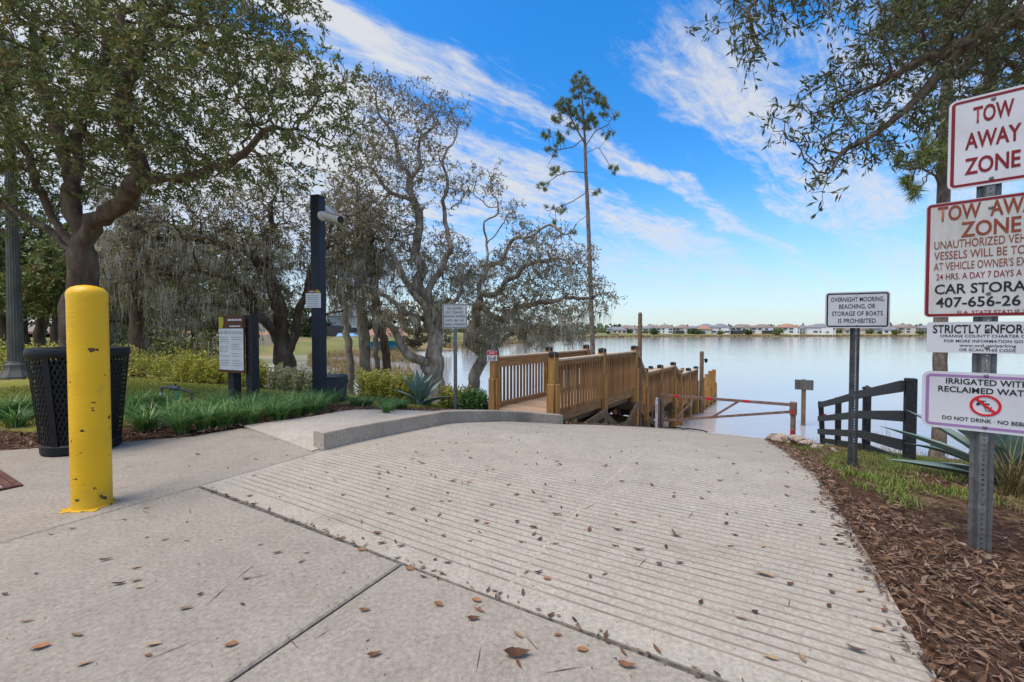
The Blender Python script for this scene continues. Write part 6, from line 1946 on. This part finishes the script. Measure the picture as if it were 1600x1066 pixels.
SPEC = [(165, 877, 1, .5, 1.1), (213, 888, 3, .6, .9), (186, 914, 2, .4, 1.2), (214, 910, 3, .5, .9), (218, 920, 3, .1, .8), (313, 932, 5, 1, .8), (290, 955, 3, .3, 1), (120, 995, 3, -.2, 1), (63, 1016, 4, .4, 1.3), (240, 1012, 3, .3, 1), (361, 1011, 4, .3, .9), (232, 1029, 4, 0, .6), (133, 1041, 3, .5, .9), (43, 974, 6, .4, .8), (8, 932, 5, 0, .8),
        (57, 899, 5, 0, .6), (113, 828, 2, .4, .8), (80, 838, 2, .2, .7), (195, 814, 5, 0, .6), (228, 795, 3, .1, .9), (230, 842, 4, .2, .5), (258, 846, 3, .8, .7), (292, 847, 6, .2, .6), (292, 817, 5, 0, .5), (407, 853, 2, .9, .6), (434, 866, 2, .5, 1.0), (471, 880, 3, .9, .8), (480, 866, 6, .2, .6), (385, 906, 2, .4, .8), (379, 948, 5, 0, .6), (345, 846, 6, 0, .4), (537, 896, 2, .6, .5),
        (309, 711, 0, .2, 1.0), (400, 719, 2, 0, .9), (356, 732, 5, 0, .6), (295, 729, 5, .4, .5), (200, 729, 3, 0, .5), (448, 713, 2, 0, .7), (430, 688, 6, .1, .8), (475, 717, 3, 0, .6), (398, 744, 3, .4, .8), (390, 777, 4, .7, .9), (397, 789, 0, .8, .8), (437, 778, 5, 0, .5), (510, 740, 2, -.2, .9), (485, 763, 5, 0, .5), (536, 775, 0, .7, .7), (555, 715, 5, 0, .5),
        (570, 958, 0, .2, .9), (575, 1002, 2, .9, .4), (585, 1027, 0, .4, 1.0), (740, 970, 0, .1, 1.0), (910, 1018, 4, .0, 1.0), (808, 1026, 0, .05, 1.5), (810, 1042, 6, -1.2, 1.0), (817, 928, 2, 1.5, 1.0), (823, 897, 6, .9, .8), (842, 896, 2, .25, 1.0), (855, 908, 4, -.4, .9), (773, 927, 2, 0, .7), (565, 861, 4, -.1, 1.0), (590, 835, 0, 0, 1.0), (552, 853, 5, 0, .9), (640, 892, 4, -.2, 1.0), (662, 905, 1, -.3, .8), (685, 948, 4, -.5, 1.1), (745, 940, 4, -.5, 1.1), (700, 881, 2, .1, 1.0), (680, 878, 5, .8, .7), (678, 893, 3, .2, .7),
        (750, 957, 6, -.6, 1.0), (872, 997, 4, 0, .7), (974, 1022, 1, -1.2, .8), (980, 1045, 0, -.3, 1.2), (810, 995, 3, -.7, .9), (1027, 1018, 1, -1.2, .9), (1195, 903, 3, -.4, 1.4), (1338, 1021, 2, -.5, 1.3), (1253, 1030, 3, 1.4, .9), (1205, 1030, 3, -.4, 1.0), (1160, 971, 6, -.5, .9), (1095, 945, 0, .8, .8), (998, 862, 1, -.25, 1.2), (965, 829, 2, -.4, 1.2), (870, 806, 1, .0, 1.3), (834, 826, 0, .1, 1.0), (808, 818, 5, .2, 1.0), (1057, 840, 2, -.4, 1.2), (1030, 885, 5, 0, 1.0), (1062, 881, 2, 0, 1.0), (1142, 855, 6, 0, .8), (1148, 838, 2, 0, 1.0), (1308, 823, 3, -.5, 1.3), (1315, 853, 2, -.1, 1.3), (1305, 845, 5, 0, .9), (1285, 853, 3, -.2, .9),
        (1300, 928, 5, 0, .9), (1295, 950, 5, .4, .9), (1345, 925, 3, .3, 1.0), (1370, 990, 3, -.3, 1.0), (1382, 956, 0, .4, .8), (1297, 903, 5, 0, .8), (1180, 961, 5, 0, .9), (1135, 820, 5, .3, 1.0), (1125, 752, 2, 0, 1.3), (1053, 778, 5, 0, 1.0), (1270, 802, 2, 0, 1.2), (1146, 727, 5, 0, 1.2), (945, 730, 2, 0, 1.3), (870, 722, 2, .2, 1.2), (733, 755, 4, .1, .9), (590, 730, 2, .4, 1.1), (610, 804, 1, .2, 1.0), (745, 815, 0, .3, .8), (760, 819, 4, 0, .8), (690, 785, 1, 0, .8), (703, 785, 2, .3, .8), (660, 725, 2, 0, 1.2), (945, 900, 3, .5, .7), (922, 903, 5, 1, .8), (1235, 915, 0, .3, .8)]
for q in SPEC[:]:
    lab = {(808, 1026): 'largest curled brown leaf near the bottom centre of the apron', (361, 1011): 'round orange leaf alone near the sawn joint', (1195, 903): 'big tan leaf cluster piece at mid right of the ramp'}.get(q[:2])
    drop(*q, label=lab)
k = 0
while k < 125:
    px = random.uniform(560, 1330); py = 668 + 190 * random.random() ** 1.7
    h = ground_hit(px, py)
    if h is None: continue
    x, y, z, u_, v_ = h
    if not (vl(u_) + .08 < v_ < VR - .05) or u_ > 11.5: continue
    drop(px, py, random.choice([0, 1, 2, 2, 5, 5, 3, 6]), random.uniform(-3, 3), random.uniform(.6, 1.1)); k += 1

# ------------------------------------------------------------------ far houses
M['hw_white'] = flat('white_stucco', (.70, .69, .68), .8); M['hw_cream'] = flat('cream_stucco', (.55, .50, .43), .8); M['hw_grey'] = flat('grey_siding', (.34, .36, .38), .8)
M['rf_brown'] = flat('brown_roof', (.23, .175, .15), .9); M['rf_red'] = flat('terracotta_roof', (.34, .18, .12), .9); M['rf_grey'] = flat('grey_roof', (.20, .20, .22), .9)  # roof colours lightened to stand in for distance haze
M['pane'] = flat('window_glass', (.04, .045, .055), .15, 0, .5); M['lanai'] = flat('screen_mesh', (.05, .05, .055), .8)
def house(label, px, Y, wpx, hpx, roofc, wallc, two=True, lan=0, zb=None, rz=0.0):
    W_ = wpx / FPX * Y; H_ = hpx / FPX * Y * (.77 if Y > 200 else 1)
    x = (px - 800) / FPX * Y
    z = (WATER_Z + 1.9) if zb is None else zb
    root = thing('lake_house', label, 'house', (x, Y, z), rz - atan2(x, Y) * .8)
    Dp = min(W_ * .8, 14)
    wh = H_ * (.62 if two else .55)
    MB().box(-W_ / 2, W_ / 2, 0, Dp, -1.5, wh).obj('wall', M[wallc], root)
    e = .6
    rg = max(W_ * .12, .5)
    b = MB()
    vs = [(-W_ / 2 - e, -e, wh), (W_ / 2 + e, -e, wh), (W_ / 2 + e, Dp + e, wh), (-W_ / 2 - e, Dp + e, wh), (-rg, Dp * .5, H_), (rg, Dp * .5, H_)]
    b.add(vs, [(0, 1, 5, 4), (1, 2, 5), (2, 3, 4, 5), (3, 0, 4), (3, 2, 1, 0)])
    ro_ = b.obj('roof', M[roofc], root)
    if two:
        b = MB(); s_ = W_ * .2
        b.add([(-s_ - e + W_ * .2, -1.4, wh * .98), (s_ + e + W_ * .2, -1.4, wh * .98), (W_ * .2, Dp * .3, wh + (H_ - wh) * .75), (W_ * .2, -1.4 + .8, wh + (H_ - wh) * .6)], [(0, 1, 3), (1, 2, 3), (2, 0, 3)])
        b.obj('gable', M[roofc], ro_)
        MB().box(W_ * .2 - s_, W_ * .2 + s_, -1.2, .1, -1.5, wh * .97).obj('bay', M[wallc], root)
    n = max(2, int(W_ / 3))
    for fl in range(2 if two else 1):
        for i in range(n):
            if random.random() < .25: continue
            wx = -W_ / 2 + (i + .5) * W_ / n
            f0 = -1.25 if two and abs(wx - W_ * .2) < W_ * .17 else -.06
            zc = wh * (.28 if fl == 0 else .74) if two else wh * .45
            ww = W_ / n * random.uniform(.22, .4); hh = wh * (.13 if two else .25)
            fr = MB().box(wx - ww - .12, wx + ww + .12, f0 - .05, f0 + .1, zc - hh - .12, zc + hh + .12).obj('window', M['hw_white'], root)
            MB().box(wx - ww, wx + ww, f0 - .09, f0 - .055, zc - hh, zc + hh).obj('pane', M['pane'], fr)
    if lan:
        lx = -W_ * .22 * lan
        MB().box(lx - W_ * .26, lx + W_ * .26, -3.2, -.1, -1.0, wh * .5).obj('screened_porch', M['lanai'], root)
    return root
HS = [(905, 262, 20, 13, 'rf_grey', 'hw_grey', False, 0, 'dull low house at the left end of the far shore'),
      (968, 275, 22, 13, 'rf_grey', 'hw_cream', False, 0, 'pale low house just left of the bare wooden pole'), (990, 282, 20, 14, 'rf_brown', 'hw_white', True, 0, 'small white house directly behind the bare wooden pole'),
      (1014, 280, 20, 16, 'rf_grey', 'hw_white', True, 0, 'white house just right of the bare wooden pole'), (1038, 270, 26, 18, 'rf_brown', 'hw_white', True, 0, 'white two-storey house with brown roof, second right of the wooden pole'),
      (1067, 270, 22, 18, 'rf_brown', 'hw_cream', True, 1, 'brown-roofed house with dark screened porch, third right of the pole'), (1084, 285, 15, 15, 'rf_grey', 'hw_grey', True, 0, 'narrow grey house tucked beside the reddish roof'),
      (1100, 272, 21, 16, 'rf_red', 'hw_cream', False, 1, 'low reddish-roofed house with screened porch'), (1126, 270, 27, 20, 'rf_grey', 'hw_white', True, 0, 'white house with dark slate roof in the middle of the far shore'),
      (1158, 270, 29, 19, 'rf_brown', 'hw_cream', True, 1, 'broad brown-roofed house left of the dark-porch house'), (1192, 272, 34, 19, 'rf_brown', 'hw_white', True, -1, 'wide house with long dark screened porch near the terracotta roof'),
      (1231, 268, 31, 20, 'rf_red', 'hw_white', True, 0, 'bright white house with terracotta roof'), (1252, 285, 14, 15, 'rf_grey', 'hw_grey', True, 0, 'small dark house right of the terracotta-roofed one'),
      (1283, 268, 36, 20, 'rf_grey', 'hw_white', True, 0, 'large white house with grey roof left of the mooring sign'), (1335, 275, 26, 14, 'rf_brown', 'hw_cream', False, 0, 'low house partly hidden by the mooring sign post'),
      (1391, 268, 18, 14, 'rf_grey', 'hw_white', False, 0, 'small white boat-like house right of the mooring sign'), (1413, 272, 32, 19, 'rf_brown', 'hw_cream', True, 0, 'tall brown-roofed house between the mooring and tow-away signs'), (1448, 268, 32, 17, 'rf_grey', 'hw_grey', True, 0, 'flat modern grey house beside the tow-away signs'),
      (1500, 268, 32, 19, 'rf_brown', 'hw_white', True, 0, 'brown-roofed house behind the tow-away signs'), (1560, 268, 32, 19, 'rf_grey', 'hw_white', True, 0, 'grey-roofed house behind the right end of the tow-away signs')]
for px, Y, w_, h_, rc, wc, two, lan, lab in HS:
    house(lab, px, Y, w_, h_, rc, wc, two, lan)
for i in range(16):
    px = 955 + i * 30 + random.uniform(-8, 8); Y = random.uniform(320, 350)
    x = (px - 800) / FPX * Y
    r_ = thing('distant_house', 'faint distant roof seen behind the lakefront houses', 'house', (x, Y, WATER_Z + 2.0), 0, 'roofs behind the lakefront houses')
    w_ = random.uniform(9, 15); h_ = random.uniform(5, 7.5)
    MB().box(-w_ / 2, w_ / 2, 0, 10, -1, h_ * .65).obj('wall', M[random.choice(['hw_cream', 'hw_white', 'hw_grey'])], r_)
    MB().add([(-w_ / 2 - .6, -.6, h_ * .65), (w_ / 2 + .6, -.6, h_ * .65), (w_ / 2 + .6, 10.6, h_ * .65), (-w_ / 2 - .6, 10.6, h_ * .65), (-1.5, 5, h_), (1.5, 5, h_)], [(0, 1, 5, 4), (1, 2, 5), (2, 3, 4, 5), (3, 0, 4), (3, 2, 1, 0)]).obj('roof', M[random.choice(['rf_brown', 'rf_grey', 'rf_grey'])], r_)
# grey house on the inlet and its boathouse
ih = house('grey two-storey house with white windows on the lawn beyond the inlet', 540, 88, 54, 50, 'rf_grey', 'hw_grey', True, 1, zb=.1)
bh = thing('boathouse', 'red-roofed boathouse with turquoise boat on its lift across the inlet', 'boathouse', (-19.0, 62, WATER_Z), .25)
for sx in (-2.6, 2.6):
    for sy in (-1.8, 1.8): MB().box(sx - .12, sx + .12, sy - .12, sy + .12, -.6, 2.6).obj('post', M['under'], bh)
MB().add([(-3.2, -2.3, 2.6), (3.2, -2.3, 2.6), (3.2, 2.3, 2.6), (-3.2, 2.3, 2.6), (-2.0, 0, 3.7), (2.0, 0, 3.7)], [(0, 1, 5, 4), (1, 2, 5), (2, 3, 4, 5), (3, 0, 4), (3, 2, 1, 0)]).obj('roof', M['rf_red'], bh)
MB().box(-3.2, 3.2, -2.2, 2.2, .25, .4).obj('deck', M['under'], bh)
M['turq'] = flat('turquoise_cover', (.02, .26, .34), .6)
bt = thing('covered_boat', 'turquoise covered boat hanging under the red-roofed boathouse', 'boat', (-19.0, 61.4, WATER_Z + .5), .25)
MB().add([(-2.4, -.8, .5), (1.6, -.9, .5), (2.6, 0, .6), (1.6, .9, .5), (-2.4, .8, .5), (-2.1, -.4, 0), (1.4, -.4, 0), (1.9, 0, .1), (1.4, .4, 0), (-2.1, .4, 0)], [(0, 1, 6, 5), (1, 2, 7, 6), (2, 3, 8, 7), (3, 4, 9, 8), (4, 0, 5, 9), (9, 8, 7, 6, 5), ]).obj('hull', M['white'], bt)
MB().add([(-2.45, -.85, .45), (1.6, -.95, .45), (2.65, 0, .55), (1.6, .95, .45), (-2.45, .85, .45), (-2.0, 0, 1.2), (1.2, 0, 1.3)], [(0, 1, 6, 5), (1, 2, 6), (2, 3, 6), (3, 4, 5, 6), (4, 0, 5)]).obj('cover', M['turq'], bt)
MB().box(.2, .5, -2.2, -1.0, -.3, 1.0).obj('motor', M['turq'], bt)
jt = thing('jetty', 'pale plank jetty leading from the inlet lawn to the boathouse', 'jetty', (-26.5, 66, WATER_Z + .9), .0)
MB().beam((-14, 2, 0), (6.5, -4, -.45), 1.2, .14).obj('deck', M['cap_wood'], jt)
for k in range(9):
    f_ = k / 8
    MB().box(-14 + 20.5 * f_ - .08, -14 + 20.5 * f_ + .08, 2 - 6 * f_ - .7, 2 - 6 * f_ - .54, -1.4, .55 - .45 * f_).obj('post', M['under'], jt)
bl_ = thing('lawn_boat', 'small upturned pale blue boat on the inlet lawn', 'boat', (-33.5, 83, .0), .2)
M['paleblue'] = flat('pale_blue_hull', (.16, .34, .55), .5)
MB().add([(-1.9, -.6, 0), (1.5, -.6, 0), (2.3, 0, .1), (1.5, .6, 0), (-1.9, .6, 0), (-1.6, 0, .65), (1.3, 0, .6)], [(0, 1, 6, 5), (1, 2, 6), (2, 3, 6), (3, 4, 5, 6), (4, 0, 5)]).obj('hull', M['paleblue'], bl_)
MB().box(-1.6, 1.3, -.03, .03, .6, .7).obj('keel', M['paleblue'], bl_)
# shrubs along the far bank
shr = []
for i in range(5):
    rng = np.random.default_rng(300 + i); n = 260
    d = norm(rng.normal(0, 1, (n, 3))); r_ = rng.random(n) ** .4
    pos = d * r_[:, None] * np.array([1.0, 1.0, .8]) + np.array([0, 0, .75])
    V, F = leaf_VF(pos, rng.normal(0, 1, (n, 3)), rng.normal(0, 1, (n, 3)), np.full(n, .5), np.full(n, .35), .1)
    shr.append(np_mesh('foliage', V, F, M['leaf_green'] if i % 2 else M['leaf_oak']))
for i in range(58):
    px = 880 + i * 12.3 + random.uniform(-6, 6); Y = random.uniform(255, 300)
    x = (px - 800) / FPX * Y
    o = link('shoreline_shrub', shr[i % 5], None, (x, Y, WATER_Z + 1.4))
    s_ = random.uniform(1.2, 3.0) * (1.4 if i % 7 == 0 else 1)
    o.scale = (s_ * random.uniform(.9, 1.8), s_, s_); o.rotation_euler = (0, 0, random.uniform(0, 6))
    tag(o, 'dark green shrub or small tree among the far lakefront houses', 'shrub', 'shrubs along the far shore')
xm = RNG.uniform(-700, 900, 30000); ym = RNG.uniform(380, 900, 30000)
zz = WATER_Z + 2 + RNG.random(30000) ** 1.5 * (5.5 + 2.5 * np.sin(xm * .02) + 1.5 * np.sin(xm * .09))
leaf_obj('far_woods', np.stack([xm, ym, zz], 1), RNG.normal(0, 1, (30000, 3)), RNG.normal(0, 1, (30000, 3)), np.full(30000, 4.5), np.full(30000, 3.5), M['leaf_green'])
tag(bpy.data.objects['far_woods'], 'low band of woods behind the far houses', kind='stuff')
fb = thing('dock_shelter', 'tiny dark boat shelter at the far waterline behind the pine', 'shelter', ((957 - 800) / FPX * 236, 236, WATER_Z), 0)
MB().box(-3.2, 3.2, -1.5, 1.5, 1.0, 1.9).obj('roof', M['rf_brown'], fb)
for sx in (-2.6, 2.6): MB().box(sx - .2, sx + .2, -1, 1, -.5, 1.0).obj('post', M['under'], fb)
# pale wall and sandy verge beyond the left lawn
wl = MB().box(-62, -26, 46, 46.4, -.6, 2.05)
tag(wl.obj('boundary_wall', M['hw_cream']), 'pale low boundary wall seen between the left trunks', 'wall')
M['sand'] = flat('orange_sand', (.38, .20, .11), .95)
sd = MB().add([(-70, 38, 1.0), (-24, 38, .6), (-24, 45, .9), (-70, 45, 1.3)], [(0, 1, 2, 3)])
tag(sd.obj('sandy_verge', M['sand']), 'strip of orange sand in front of the pale wall', kind='structure')
